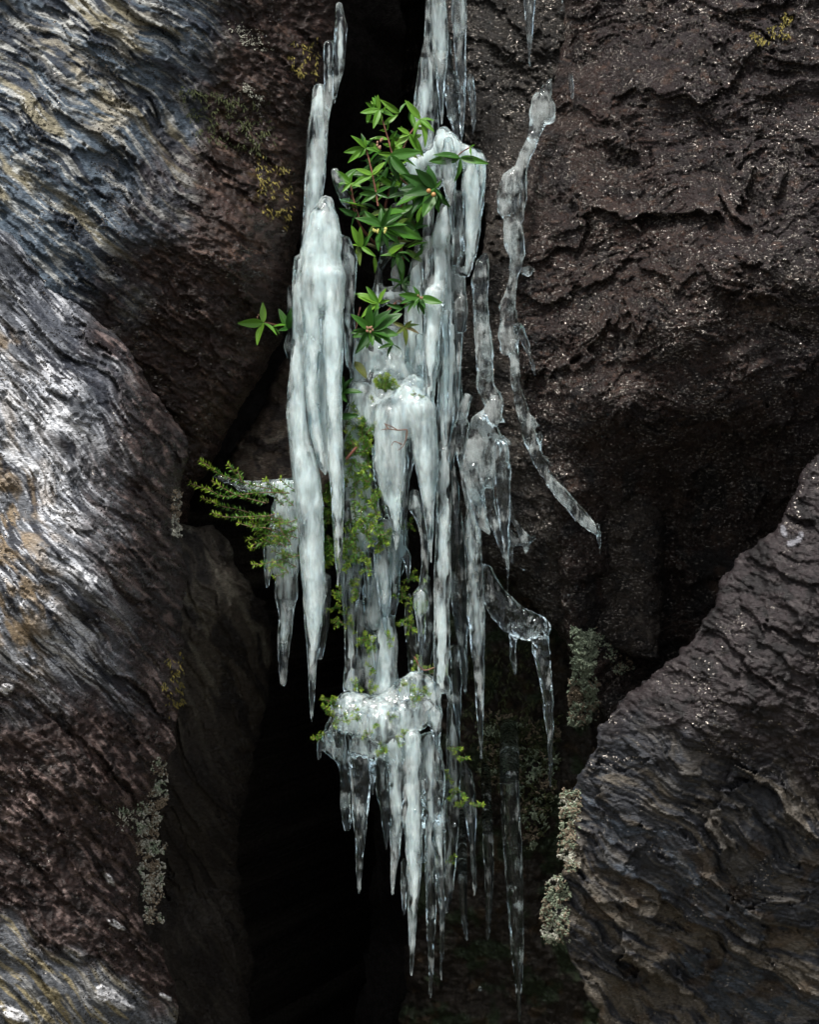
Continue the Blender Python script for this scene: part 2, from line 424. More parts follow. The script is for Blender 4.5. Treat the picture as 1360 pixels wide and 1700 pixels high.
def relief_left_boulder(U, V):
    deg = 47
    h, s, t, lay = schist(U, V, deg, 200, warp=20, stretch=4.6, amp=1.35, ledge=16, ledge_w=85)
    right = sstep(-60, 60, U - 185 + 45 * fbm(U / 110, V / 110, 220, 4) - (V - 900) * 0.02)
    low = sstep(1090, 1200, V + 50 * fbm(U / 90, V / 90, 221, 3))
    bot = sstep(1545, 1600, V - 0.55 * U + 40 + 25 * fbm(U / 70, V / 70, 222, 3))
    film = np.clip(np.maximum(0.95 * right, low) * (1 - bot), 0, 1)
    h = h + film * 4.0 * fbm(U / 15, V / 13, 230, 4, 0.6)
    b = np.zeros(U.shape + (3,), np.float32) + np.array([0.115, 0.118, 0.122], np.float32)
    b = mixc(b, (0.022, 0.024, 0.030), sstep(0.02, 0.26, -fbm(s / 150, t / 22, 240, 4)))
    b = mixc(b, (0.47, 0.46, 0.445), 0.9 * sstep(0.02, 0.42, fbm(s / 190, t / 34, 241, 3)) * sstep(-0.25, 0.2, fbm(s / 60, t / 6.5, 244, 4, 0.6)))
    b = mixc(b, (0.36, 0.36, 0.36), 0.8 * sstep(0.3, 0.5, fbm(s / 70, t / 8, 245, 4, 0.6)))
    b = mixc(b, (0.075, 0.080, 0.092), 0.8 * np.clip(blob(U, V, 60, 480, 90, 70, 40) + blob(U, V, 170, 620, 90, 45, 45), 0, 1) * sstep(-0.45, 0.1, fbm(s / 80, t / 12, 247, 3)))
    och = np.clip(blob(U, V, 15, 870, 75, 190, -10) + 0.8 * blob(U, V, 20, 1060, 50, 90) + 0.7 * blob(U, V, 0, 570, 50, 30, 30), 0, 1)
    b = mixc(b, (0.24, 0.165, 0.085), 0.8 * och * sstep(-0.2, 0.35, fbm(s / 60, t / 25, 242, 4)))
    b = mixc(b, (0.55, 0.54, 0.52), 0.9 * np.clip(blob(U, V, 150, 960, 75, 16, 28) + blob(U, V, 190, 960, 14, 70, -14) + blob(U, V, 75, 690, 110, 22, 32) + blob(U, V, 40, 770, 80, 18, 38), 0, 1) * sstep(-0.3, 0.15, fbm(s / 60, t / 9, 243, 3)))
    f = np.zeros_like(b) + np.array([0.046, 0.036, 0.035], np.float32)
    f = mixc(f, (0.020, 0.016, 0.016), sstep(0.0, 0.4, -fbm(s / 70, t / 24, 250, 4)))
    f = mixc(f, (0.24, 0.225, 0.225), 0.8 * sstep(0.22, 0.55, fbm(s / 42, t / 10, 251, 4)))
    v = sstep(0.30, 0.40, fbm(s / 60, t / 15, 252, 2) ) * sstep(0.05, 0.4, fbm(U / 120, V / 120, 253, 2))
    f = mixc(f, (0.50, 0.49, 0.50), 0.75 * v)
    q = np.clip(blob(U, V, 195, 1662, 34, 12, 30) + blob(U, V, 172, 1650, 12, 14) + blob(U, V, 192, 1535, 18, 6, 30) + blob(U, V, 20, 1684, 40, 12, 22) + 0.9 * blob(U, V, 275, 1655, 18, 5, 30) + 0.9 * blob(U, V, 10, 1145, 16, 13) + 0.8 * blob(U, V, 180, 1460, 16, 8, 50), 0, 1)
    q = sstep(0.42, 0.62, q + 0.16 * fbm(U / 14, V / 14, 254, 3))
    b = b * np.array([0.86, 0.90, 0.97], np.float32)
    b = b * (0.8 + 0.34 * sstep(0.12, 0.3, b[..., 1:2]))
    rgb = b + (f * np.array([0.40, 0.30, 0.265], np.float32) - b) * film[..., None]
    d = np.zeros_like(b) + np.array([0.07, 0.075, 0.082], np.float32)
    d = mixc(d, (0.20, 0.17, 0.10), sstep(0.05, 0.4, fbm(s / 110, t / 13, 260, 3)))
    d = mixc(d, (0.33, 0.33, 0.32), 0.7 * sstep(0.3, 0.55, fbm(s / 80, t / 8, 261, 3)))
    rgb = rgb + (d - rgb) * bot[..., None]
    rgb = mixc(rgb, (0.62, 0.62, 0.63), 0.95 * q * sstep(-0.7, 0.1, fbm(U / 9, V / 7, 263, 3)))
    h = h + 7 * q
    return h, rgb, 0.5

def relief_slab(U, V):
    h, s, t, lay = schist(U, V, 62, 300, warp=22, stretch=4.5, amp=1.2, ledge=16, ledge_w=60)
    b = np.zeros(U.shape + (3,), np.float32) + np.array([0.085, 0.072, 0.058], np.float32)
    b = mixc(b, (0.16, 0.145, 0.115), sstep(0.0, 0.5, fbm(s / 120, t / 16, 301, 4)))
    b = mixc(b, (0.03, 0.026, 0.024), sstep(0.0, 0.4, -fbm(s / 90, t / 28, 302, 4)))
    b = mixc(b, (0.035, 0.030, 0.028), 0.7 * sstep(1100, 1260, V))  # shade over the lower slab, painted into its colour
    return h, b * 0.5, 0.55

def relief_chunk(U, V):
    h, s, t, lay = schist(U, V, 20, 350, warp=25, stretch=2.0, amp=0.7, ledge=5, ledge_w=60)
    b = np.zeros(U.shape + (3,), np.float32) + np.array([0.085, 0.064, 0.05], np.float32)
    b = mixc(b, (0.15, 0.125, 0.10), sstep(0.1, 0.5, fbm(U / 24, V / 18, 351, 4)))
    b = mixc(b, (0.035, 0.028, 0.025), sstep(0.05, 0.4, -fbm(U / 30, V / 30, 352, 4)))
    return h, b, 0.55

def relief_right_wall(U, V):
    wx = 40 * fbm(U / 200, V / 200, 400, 3); wy = 40 * fbm(U / 200, V / 200, 405, 3)
    s, t = rot(U + wx, V + wy, -7)
    md = 0.35 + 1.1 * sstep(-0.3, 0.5, fbm(U / 95, V / 75, 407, 3))
    h = 22 * fbm(U / 170, V / 130, 401, 3)
    h = h + plates(s, t, 170, 95, 411, 24, 15, 0.5)[0]
    h = h + plates(s, t, 62, 34, 413, 8, 6, 0.5)[0]
    h = h + md * plates(s, t, 24, 12, 415, 4.6, 4.4, 0.5)[0]
    h = h + (0.4 + md) * plates(s, t, 10, 6, 417, 2.8, 2.8, 0.5)[0]
    h = h + 2.2 * fbm(U / 14, V / 9, 410, 3, 0.6) + md * (1.7 * perlin(U / 4.6, V / 3.4, 419) + 1.3 * perlin(U / 2.7, V / 2.4, 416))
    lower = sstep(690, 790, V + 40 * fbm(U / 80, V / 80, 420, 3) - (U - 1000) * 0.05)
    b = np.zeros(U.shape + (3,), np.float32) + np.array([0.054, 0.043, 0.040], np.float32)
    b = mixc(b, (0.045, 0.046, 0.058), np.clip(sstep(-120, 160, (U - 1080) - 0.5 * (V - 250)) + 0.35 * sstep(0, 0.4, fbm(U / 90, V / 70, 421, 3)), 0, 1))
    b = mixc(b, (0.022, 0.018, 0.017), sstep(0.05, 0.45, -fbm(s / 70, t / 28, 422, 4)))
    b = mixc(b, (0.155, 0.135, 0.12), 0.8 * sstep(0.38, 0.68, fbm(s / 24, t / 9, 423, 4)))
    b = mixc(b, (0.28, 0.285, 0.28), 0.85 * np.clip(blob(U, V, 1240, 480, 34, 22, 30) + blob(U, V, 1275, 520, 55, 16, 10) + 0.6 * blob(U, V, 1210, 350, 28, 22, 40) + 0.7 * blob(U, V, 1080, 15, 14, 10) + 0.5 * blob(U, V, 1330, 465, 40, 10, -12) + 0.4 * blob(U, V, 1285, 310, 24, 9), 0, 1) * sstep(-0.3, 0.3, fbm(U / 22, V / 10, 424, 3)))
    d = np.zeros_like(b) + np.array([0.042, 0.034, 0.030], np.float32)
    d = mixc(d, (0.125, 0.112, 0.095), sstep(0.12, 0.5, fbm(U / 42, V / 50, 430, 4)) * (0.35 + 0.65 * np.clip(blob(U, V, 965, 760, 70, 60) + blob(U, V, 1180, 870, 90, 70), 0, 1)))
    d = mixc(d, (0.016, 0.013, 0.012), sstep(0.0, 0.4, -fbm(U / 60, V / 60, 431, 3)))
    rgb = (b + (d - b) * lower[..., None]) * np.array([0.30, 0.205, 0.17], np.float32)
    return h, rgb, 0.4

def relief_inner_right(U, V):
    h, s, t, lay = schist(U, V, 28, 450, warp=40, stretch=2.2, amp=0.8, ledge=9, ledge_w=60)
    h = h + 4 * fbm(U / 15, V / 12, 455, 4, 0.6)
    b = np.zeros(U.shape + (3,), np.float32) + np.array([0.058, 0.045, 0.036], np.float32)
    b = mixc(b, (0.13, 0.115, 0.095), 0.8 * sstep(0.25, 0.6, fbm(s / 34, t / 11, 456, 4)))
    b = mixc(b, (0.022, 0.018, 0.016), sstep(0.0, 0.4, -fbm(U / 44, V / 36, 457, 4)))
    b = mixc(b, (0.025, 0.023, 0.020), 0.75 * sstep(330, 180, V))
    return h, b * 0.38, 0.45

def relief_right_boulder(U, V):
    wx = 30 * fbm(U / 220, V / 220, 500, 3); wy = 30 * fbm(U / 220, V / 220, 503, 3)
    s, t = rot(U + wx, V + wy, 33)
    hp, r1, r2, ed = plates(s, t, 190, 84, 510, 40, 26, 0.3)
    h = hp
    hp, q1, q2, pe = plates(s, t, 70, 30, 520, 15, 10, 0.35)
    h = h + hp + plates(s, t, 30, 11, 523, 4.5, 4.0, 0.4)[0] + plates(s, t, 13, 6, 525, 1.8, 1.8, 0.4)[0]
    top = np.clip(sstep(60, -60, (V - 1230) + 0.30 * (U - 1100) * -1 + 45 * fbm(U / 90, V / 90, 530, 3)), 0, 1)
    h = h * (1 - 0.6 * top) + 14 * fbm(U / 160, V / 160, 531, 3)
    h = h + 1.2 * ridged(s / 70, t / 8.5, 535, 2) + 0.9 * perlin(s / 12, t / 3.4, 537) + 0.8 * perlin(U / 3.2, V / 3.2, 538) + top * 4 * fbm(U / 17, V / 14, 536, 4, 0.6)
    b = np.zeros(U.shape + (3,), np.float32) + np.array([0.046, 0.050, 0.057], np.float32)
    b = mixc(b, (0.155, 0.132, 0.098), sstep(0.5, 0.72, r2 + 0.30 * fbm(s / 70, t / 22, 540, 3)))
    b = mixc(b, (0.075, 0.095, 0.118), 0.9 * sstep(0.55, 0.75, r1 + 0.30 * fbm(s / 90, t / 30, 544, 3)) * sstep(0.6, 0.4, r2))
    b = mixc(b, (0.17, 0.15, 0.12), 0.7 * sstep(0.62, 0.8, q2 + 0.2 * fbm(s / 40, t / 12, 545, 3)) * sstep(0.3, 0.6, q1))
    b = mixc(b, (0.030, 0.033, 0.040), sstep(0.0, 0.45, -fbm(s / 90, t / 20, 541, 4)))
    b = mixc(b, (0.17, 0.158, 0.135), 0.55 * sstep(0.25, 0.6, fbm(s / 80, t / 7, 542, 3)))
    b = mixc(b, (0.10, 0.062, 0.028), 0.5 * sstep(0.25, 0.55, fbm(U / 60, V / 45, 543, 3)) * sstep(1350, 1500, V + 0.2 * (U - 1000)))
    f = np.zeros_like(b) + np.array([0.040, 0.031, 0.031], np.float32)
    f = mixc(f, (0.105, 0.09, 0.085), 0.7 * sstep(0.25, 0.6, fbm(s / 30, t / 13, 550, 4)))
    f = mixc(f, (0.018, 0.015, 0.015), sstep(0.0, 0.4, -fbm(U / 40, V / 34, 551, 3)))
    rgb = b + (f - b) * top[..., None]
    qz = sstep(0.45, 0.6, np.clip(blob(U, V, 1302, 882, 6, 13, -15) + blob(U, V, 1330, 890, 6, 10, 20) + blob(U, V, 1316, 902, 11, 6, -20), 0, 1) + 0.1 * fbm(U / 9, V / 9, 552, 2))
    rgb = mixc(rgb, (0.34, 0.34, 0.36), 0.85 * qz)
    return h + 4 * qz, rgb * np.array([0.39, 0.393, 0.41], np.float32), 0.45

def relief_recess(U, V):
    h = 40 * fbm(U / 130, V / 160, 600, 4) + 14 * fbm(U / 30, V / 30, 601, 4, 0.6)
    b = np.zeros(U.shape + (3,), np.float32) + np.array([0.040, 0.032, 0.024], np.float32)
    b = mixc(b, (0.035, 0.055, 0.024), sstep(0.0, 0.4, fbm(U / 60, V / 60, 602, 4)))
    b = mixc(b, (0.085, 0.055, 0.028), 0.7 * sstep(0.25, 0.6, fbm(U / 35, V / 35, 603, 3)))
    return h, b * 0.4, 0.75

def relief_back(U, V):
    h = 120 * fbm(U / 300, V / 300, 650, 3)
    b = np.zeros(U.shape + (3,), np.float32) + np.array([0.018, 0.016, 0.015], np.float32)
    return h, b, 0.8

M_left = rock_material('left_wall_schist', math.radians(38), rough=0.48, spec=0.30, bump=0.5, mica=0.2)
M_lb = rock_material('left_boulder_schist', math.radians(47), rough=0.48, spec=0.30, bump=0.5, mica=0.2)
M_slab = rock_material('inner_slab_schist', math.radians(62), rough=0.55, spec=0.25, bump=0.5)
M_right = rock_material('right_wall_schist', math.radians(-6), rough=0.38, spec=0.34, bump=0.9, aniso=(1, 1, 1.6), grain=0.7, mica=0.7)
M_rb = rock_material('right_boulder_schist', math.radians(33), rough=0.50, spec=0.25, bump=0.5, mica=0.05)
M_dim = rock_material('recess_rock', 0.0, rough=0.75, spec=0.3, bump=0.5, aniso=(1, 1, 1))

BIG_L, BIG_R, BIG_T, BIG_B = -1290, 2590, -1890, 2440
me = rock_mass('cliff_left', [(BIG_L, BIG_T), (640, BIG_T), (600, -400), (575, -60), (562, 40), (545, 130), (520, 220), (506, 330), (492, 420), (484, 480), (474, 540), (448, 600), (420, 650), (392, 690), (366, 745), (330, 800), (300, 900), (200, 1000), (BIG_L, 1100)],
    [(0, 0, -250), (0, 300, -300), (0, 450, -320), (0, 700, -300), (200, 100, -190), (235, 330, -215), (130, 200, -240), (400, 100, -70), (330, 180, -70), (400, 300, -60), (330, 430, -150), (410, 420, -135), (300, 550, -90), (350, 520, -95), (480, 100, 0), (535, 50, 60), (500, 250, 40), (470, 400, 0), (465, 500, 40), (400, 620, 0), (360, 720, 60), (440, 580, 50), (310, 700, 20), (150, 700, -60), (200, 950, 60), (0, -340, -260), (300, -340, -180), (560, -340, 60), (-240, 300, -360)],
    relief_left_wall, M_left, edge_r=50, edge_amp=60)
tag(link_mesh('cliff_face', me), kind='structure')
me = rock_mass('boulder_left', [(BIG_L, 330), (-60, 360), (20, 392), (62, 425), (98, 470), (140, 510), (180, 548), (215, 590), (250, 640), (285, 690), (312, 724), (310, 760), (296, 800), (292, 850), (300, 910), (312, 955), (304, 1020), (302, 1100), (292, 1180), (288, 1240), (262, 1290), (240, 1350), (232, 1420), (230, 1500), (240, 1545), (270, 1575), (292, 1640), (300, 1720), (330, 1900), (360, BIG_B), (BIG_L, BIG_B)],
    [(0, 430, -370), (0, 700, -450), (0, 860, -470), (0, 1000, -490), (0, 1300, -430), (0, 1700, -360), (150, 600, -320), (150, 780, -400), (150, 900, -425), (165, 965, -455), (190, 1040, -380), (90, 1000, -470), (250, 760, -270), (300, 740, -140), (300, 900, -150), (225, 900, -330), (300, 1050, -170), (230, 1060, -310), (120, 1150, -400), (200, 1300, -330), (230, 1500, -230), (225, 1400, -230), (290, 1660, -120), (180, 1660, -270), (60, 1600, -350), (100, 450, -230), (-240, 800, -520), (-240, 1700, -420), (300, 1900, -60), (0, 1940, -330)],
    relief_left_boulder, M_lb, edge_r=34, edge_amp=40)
o = link_mesh('boulder', me)
tag(o, 'big pale streaked schist boulder with white quartz bands at the lower left', 'boulder')
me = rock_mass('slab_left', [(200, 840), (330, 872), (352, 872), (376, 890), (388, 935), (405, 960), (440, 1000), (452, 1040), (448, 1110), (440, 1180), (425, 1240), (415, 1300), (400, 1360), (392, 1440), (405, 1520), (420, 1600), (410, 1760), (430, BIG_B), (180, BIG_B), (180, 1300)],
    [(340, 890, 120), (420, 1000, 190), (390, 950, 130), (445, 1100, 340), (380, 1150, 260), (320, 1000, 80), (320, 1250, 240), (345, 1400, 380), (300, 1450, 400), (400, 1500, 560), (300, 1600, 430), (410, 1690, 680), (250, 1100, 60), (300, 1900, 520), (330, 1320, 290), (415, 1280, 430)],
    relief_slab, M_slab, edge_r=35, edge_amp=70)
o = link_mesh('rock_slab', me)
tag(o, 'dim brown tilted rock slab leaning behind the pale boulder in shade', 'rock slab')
me = rock_mass('chunk', [(380, 770), (392, 735), (410, 712), (432, 680), (446, 640), (470, 600), (500, 585), (560, 590), (580, 800), (540, 840), (470, 830), (420, 815), (385, 800)],
    [(450, 760, 190), (420, 790, 190), (490, 620, 230), (490, 800, 200), (390, 770, 220), (560, 700, 260)], relief_chunk, M_slab, edge_r=40, edge_amp=70, back=0.55)
o = link_mesh('rock_chunk', me)
tag(o, 'small brown rock wedged in the gap left of the long icicle', 'rock')
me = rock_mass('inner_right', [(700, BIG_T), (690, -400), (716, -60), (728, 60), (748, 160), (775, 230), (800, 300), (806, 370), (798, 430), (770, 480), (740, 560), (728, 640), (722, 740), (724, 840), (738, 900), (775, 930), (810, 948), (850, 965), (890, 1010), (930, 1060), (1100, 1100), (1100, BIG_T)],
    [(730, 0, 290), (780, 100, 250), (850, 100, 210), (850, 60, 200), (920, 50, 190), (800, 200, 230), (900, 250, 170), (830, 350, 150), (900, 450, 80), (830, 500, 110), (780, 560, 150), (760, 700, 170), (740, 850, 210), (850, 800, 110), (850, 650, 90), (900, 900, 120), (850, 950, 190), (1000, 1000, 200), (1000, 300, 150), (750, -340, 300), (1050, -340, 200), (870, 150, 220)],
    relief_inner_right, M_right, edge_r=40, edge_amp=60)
o = link_mesh('cliff_face', me); tag(o, kind='structure')
me = rock_mass('cliff_right', [(960, BIG_T), (950, -400), (940, -30), (936, 40), (928, 110), (912, 150), (920, 182), (896, 212), (878, 244), (866, 290), (864, 340), (872, 385), (858, 425), (850, 470), (838, 520), (842, 590), (852, 660), (868, 720), (896, 780), (918, 830), (930, 900), (930, 990), (945, 1080), (975, 1150), (1010, 1200), (1500, 1500), (BIG_R, 1500), (BIG_R, BIG_T)],
    [(950, 60, 90), (920, 170, 70), (960, 150, 10), (890, 260, 30), (960, 280, -60), (880, 360, 30), (1000, 480, -120), (900, 440, -20), (880, 540, 10), (900, 650, -10), (1000, 660, -135), (1030, 715, -115), (960, 740, -10), (930, 850, 40), (960, 930, 90), (1100, 690, -130), (1250, 640, -200), (1360, 480, -265), (1235, 470, -265), (1280, 540, -215), (1200, 200, -160), (1360, 200, -220), (1200, 0, -120), (1100, 300, -110), (1120, 820, 110), (1200, 850, 130), (1100, 1050, 330), (1040, 900, 150), (960, 1100, 200), (1300, 760, -20), (1400, 900, 80), (1200, -340, -110), (980, -340, 60), (1600, 300, -300), (1600, 700, -200), (1300, 1200, 260)],
    relief_right_wall, M_right, edge_r=50, edge_amp=50)
o = link_mesh('cliff_face', me); tag(o, kind='structure')
me = rock_mass('boulder_right', [(BIG_R, 300), (1500, 620), (1420, 690), (1362, 742), (1335, 790), (1312, 840), (1280, 885), (1220, 930), (1190, 985), (1165, 1040), (1120, 1092), (1060, 1140), (1012, 1182), (990, 1215), (982, 1250), (962, 1290), (945, 1325), (950, 1370), (940, 1430), (922, 1490), (928, 1540), (950, 1590), (975, 1640), (1000, 1690), (1030, 1760), (1080, BIG_B), (BIG_R, BIG_B)],
    [(1355, 755, -270), (1225, 940, -260), (1105, 1120, -230), (1015, 1195, -195), (965, 1310, -150), (945, 1450, -100), (935, 1550, -50), (1000, 1690, -10), (1350, 1000, -350), (1200, 1130, -310), (1100, 1220, -260), (1030, 1280, -215), (1340, 1250, -260), (1150, 1480, -150), (1040, 1500, -120), (1050, 1580, -80), (1340, 1500, -140), (1300, 1700, -10), (1100, 1700, 10), (1200, 1950, 60), (1600, 900, -380), (1600, 1500, -180)],
    relief_right_boulder, M_rb, edge_r=9, edge_amp=10, jag=8)
o = link_mesh('boulder', me)
tag(o, 'large dark slabby boulder with a bright rim at the lower right', 'boulder')
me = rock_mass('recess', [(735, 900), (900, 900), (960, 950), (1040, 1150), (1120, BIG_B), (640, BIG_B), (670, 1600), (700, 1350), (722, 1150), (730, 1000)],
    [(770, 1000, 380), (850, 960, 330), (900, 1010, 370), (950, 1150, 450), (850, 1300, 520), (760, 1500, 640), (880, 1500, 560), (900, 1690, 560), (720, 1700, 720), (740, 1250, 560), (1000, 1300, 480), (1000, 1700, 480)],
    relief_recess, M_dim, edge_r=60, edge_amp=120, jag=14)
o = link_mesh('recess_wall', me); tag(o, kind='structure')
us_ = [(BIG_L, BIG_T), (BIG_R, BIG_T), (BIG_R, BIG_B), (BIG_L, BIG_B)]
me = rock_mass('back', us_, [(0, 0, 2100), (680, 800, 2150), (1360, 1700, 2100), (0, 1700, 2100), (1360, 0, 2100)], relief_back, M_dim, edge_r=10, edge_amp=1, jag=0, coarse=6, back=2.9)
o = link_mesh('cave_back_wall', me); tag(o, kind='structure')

# ground below the frame, out to the horizon
mg, ntg, outg = mat_new('heath_ground')
bg_ = node(ntg, 'ShaderNodeBsdfPrincipled', Roughness=0.9)
ng = node(ntg, 'ShaderNodeTexNoise', Scale=3.0, Detail=8.0)
rg_ = node(ntg, 'ShaderNodeValToRGB')
rg_.color_ramp.elements[0].color = (0.03, 0.032, 0.018, 1); rg_.color_ramp.elements[1].color = (0.10, 0.085, 0.06, 1)
ntg.links.new(ng.outputs[0], rg_.inputs[0]); ntg.links.new(rg_.outputs[0], bg_.inputs['Base Color']); ntg.links.new(bg_.outputs[0], outg.inputs[0])
gx = np.concatenate([-np.geomspace(300, 3, 30), np.linspace(-2.9, 2.9, 50), np.geomspace(3, 300, 30)])
gy = np.concatenate([-np.geomspace(300, 3, 30), np.linspace(-2.9, 3.2, 50)])
GX2, GY2 = np.meshgrid(gx, gy)
GZ = -1.27 + 0.05 * fbm(GX2 * 1.3, GY2 * 1.3, 700, 4)
ids = np.arange(GX2.size).reshape(GX2.shape)
me = np_mesh('ground', np.stack([GX2, GY2, GZ], -1).reshape(-1, 3), np.stack([ids[:-1, :-1], ids[:-1, 1:], ids[1:, 1:], ids[1:, :-1]], -1).reshape(-1, 4))
tag(link_mesh('ground', me, mg), kind='structure')
# ------------------------------------------------------------------ ice
def ice_material(name, tint=(0.90, 0.95, 0.965), milk=(0.80, 0.87, 0.855), rough=0.012):
    m, nt, out = mat_new(name)
    at = node(nt, 'ShaderNodeAttribute', attribute_name='cloud')
    tc = node(nt, 'ShaderNodeTexCoord')
    mp = node(nt, 'ShaderNodeMapping'); mp.inputs['Scale'].default_value = (1, 1, 0.22)
    nt.links.new(tc.outputs['Object'], mp.inputs['Vector'])
    n1 = node(nt, 'ShaderNodeTexNoise', Scale=85.0, Detail=4.0, Roughness=0.6)
    n2 = node(nt, 'ShaderNodeTexNoise', Scale=34.0, Detail=3.0, Roughness=0.55)
    nt.links.new(mp.outputs[0], n1.inputs['Vector']); nt.links.new(tc.outputs['Object'], n2.inputs['Vector'])
    ad = node(nt, 'ShaderNodeMath', operation='ADD'); nt.links.new(n1.outputs[0], ad.inputs[0]); nt.links.new(n2.outputs[0], ad.inputs[1])
    sb = node(nt, 'ShaderNodeMath', operation='SUBTRACT'); nt.links.new(ad.outputs[0], sb.inputs[0]); sb.inputs[1].default_value = 1.0
    ml = node(nt, 'ShaderNodeMath', operation='MULTIPLY_ADD'); nt.links.new(sb.outputs[0], ml.inputs[0]); ml.inputs[1].default_value = 1.5
    sh = node(nt, 'ShaderNodeMath', operation='MULTIPLY_ADD'); nt.links.new(at.outputs['Fac'], sh.inputs[0]); sh.inputs[1].default_value = 0.42; sh.inputs[2].default_value = -0.20
    nt.links.new(sh.outputs[0], ml.inputs[2])
    cl = node(nt, 'ShaderNodeClamp'); nt.links.new(ml.outputs[0], cl.inputs[0]); cl.inputs[1].default_value = 0.0; cl.inputs[2].default_value = 0.26
    bmp = node(nt, 'ShaderNodeBump', Strength=0.07, Distance=0.004)
    nt.links.new(n2.outputs[0], bmp.inputs['Height'])
    gl = node(nt, 'ShaderNodeBsdfGlass', IOR=1.31, Roughness=rough, Color=tint + (1,))
    nt.links.new(bmp.outputs[0], gl.inputs['Normal'])
    df = node(nt, 'ShaderNodeBsdfPrincipled', Roughness=0.12, IOR=1.31)
    df.inputs['Base Color'].default_value = milk + (1,)
    nt.links.new(bmp.outputs[0], df.inputs['Normal'])
    tr = node(nt, 'ShaderNodeBsdfTranslucent', Color=milk + (1,))
    m1 = node(nt, 'ShaderNodeMixShader'); m1.inputs[0].default_value = 0.35
    nt.links.new(df.outputs[0], m1.inputs[1]); nt.links.new(tr.outputs[0], m1.inputs[2])
    m2 = node(nt, 'ShaderNodeMixShader')
    nt.links.new(cl.outputs[0], m2.inputs[0]); nt.links.new(gl.outputs[0], m2.inputs[1]); nt.links.new(m1.outputs[0], m2.inputs[2])
    nt.links.new(m2.outputs[0], out.inputs[0])
    return m
def core_material():
    m, nt, out = mat_new('cloudy_ice_core')
    at = node(nt, 'ShaderNodeAttribute', attribute_name='cloud')
    tc = node(nt, 'ShaderNodeTexCoord')
    mp = node(nt, 'ShaderNodeMapping'); mp.inputs['Scale'].default_value = (1, 1, 0.16)
    nt.links.new(tc.outputs['Object'], mp.inputs['Vector'])
    n1 = node(nt, 'ShaderNodeTexNoise', Scale=75.0, Detail=3.0, Roughness=0.55)
    nt.links.new(mp.outputs[0], n1.inputs['Vector'])
    n2 = node(nt, 'ShaderNodeTexNoise', Scale=26.0, Detail=3.0, Roughness=0.55)
    mp2 = node(nt, 'ShaderNodeMapping'); mp2.inputs['Scale'].default_value = (1.3, 1, 0.42)
    nt.links.new(tc.outputs['Object'], mp2.inputs['Vector']); nt.links.new(mp2.outputs[0], n2.inputs['Vector'])
    dbl = node(nt, 'ShaderNodeMath', operation='MULTIPLY_ADD'); nt.links.new(n2.outputs[0], dbl.inputs[0]); dbl.inputs[1].default_value = 1.1; dbl.inputs[2].default_value = -0.08
    ad = node(nt, 'ShaderNodeMath', operation='ADD'); nt.links.new(n1.outputs[0], ad.inputs[0]); nt.links.new(dbl.outputs[0], ad.inputs[1])
    ml = node(nt, 'ShaderNodeMath', operation='MULTIPLY_ADD'); nt.links.new(ad.outputs[0], ml.inputs[0]); ml.inputs[1].default_value = 2.1
    sb = node(nt, 'ShaderNodeMath', operation='MULTIPLY_ADD'); nt.links.new(at.outputs['Fac'], sb.inputs[0]); sb.inputs[1].default_value = 1.45; sb.inputs[2].default_value = -2.1 - 0.42
    nt.links.new(sb.outputs[0], ml.inputs[2])
    cl = node(nt, 'ShaderNodeClamp'); nt.links.new(ml.outputs[0], cl.inputs[0]); cl.inputs[1].default_value = 0.0; cl.inputs[2].default_value = 0.95
    df = node(nt, 'ShaderNodeBsdfPrincipled', Roughness=0.6)
    df.inputs['Base Color'].default_value = (0.84, 0.91, 0.90, 1)
    df.inputs['Subsurface Weight'].default_value = 1.0
    df.inputs['Subsurface Radius'].default_value = (1.0, 1.05, 1.1)
    df.inputs['Subsurface Scale'].default_value = 0.008
    df.inputs['Specular IOR Level'].default_value = 0.1
    tl = node(nt, 'ShaderNodeBsdfTranslucent'); tl.inputs['Color'].default_value = (0.84, 0.91, 0.90, 1)
    m1 = node(nt, 'ShaderNodeMixShader'); m1.inputs[0].default_value = 0.2
    nt.links.new(df.outputs[0], m1.inputs[1]); nt.links.new(tl.outputs[0], m1.inputs[2])
    tp = node(nt, 'ShaderNodeBsdfTransparent')
    m2 = node(nt, 'ShaderNodeMixShader')
    nt.links.new(cl.outputs[0], m2.inputs[0]); nt.links.new(tp.outputs[0], m2.inputs[1]); nt.links.new(m1.outputs[0], m2.inputs[2])
    nt.links.new(m2.outputs[0], out.inputs[0])
    return m
M_ice = ice_material('ice')
M_core = core_material()
M_drop = ice_material('meltwater', rough=0.0)

def perlin3(p, seed=0):
    """cheap 3d noise: three slanted 2d slices"""
    x, y, z = p[:, 0], p[:, 1], p[:, 2]
    return (perlin(x + 0.37 * z, y + 0.61 * z, seed) + perlin(y + 0.41 * x, z + 0.53 * x, seed + 1) + perlin(z + 0.47 * y, x + 0.57 * y, seed + 2)) * 0.6

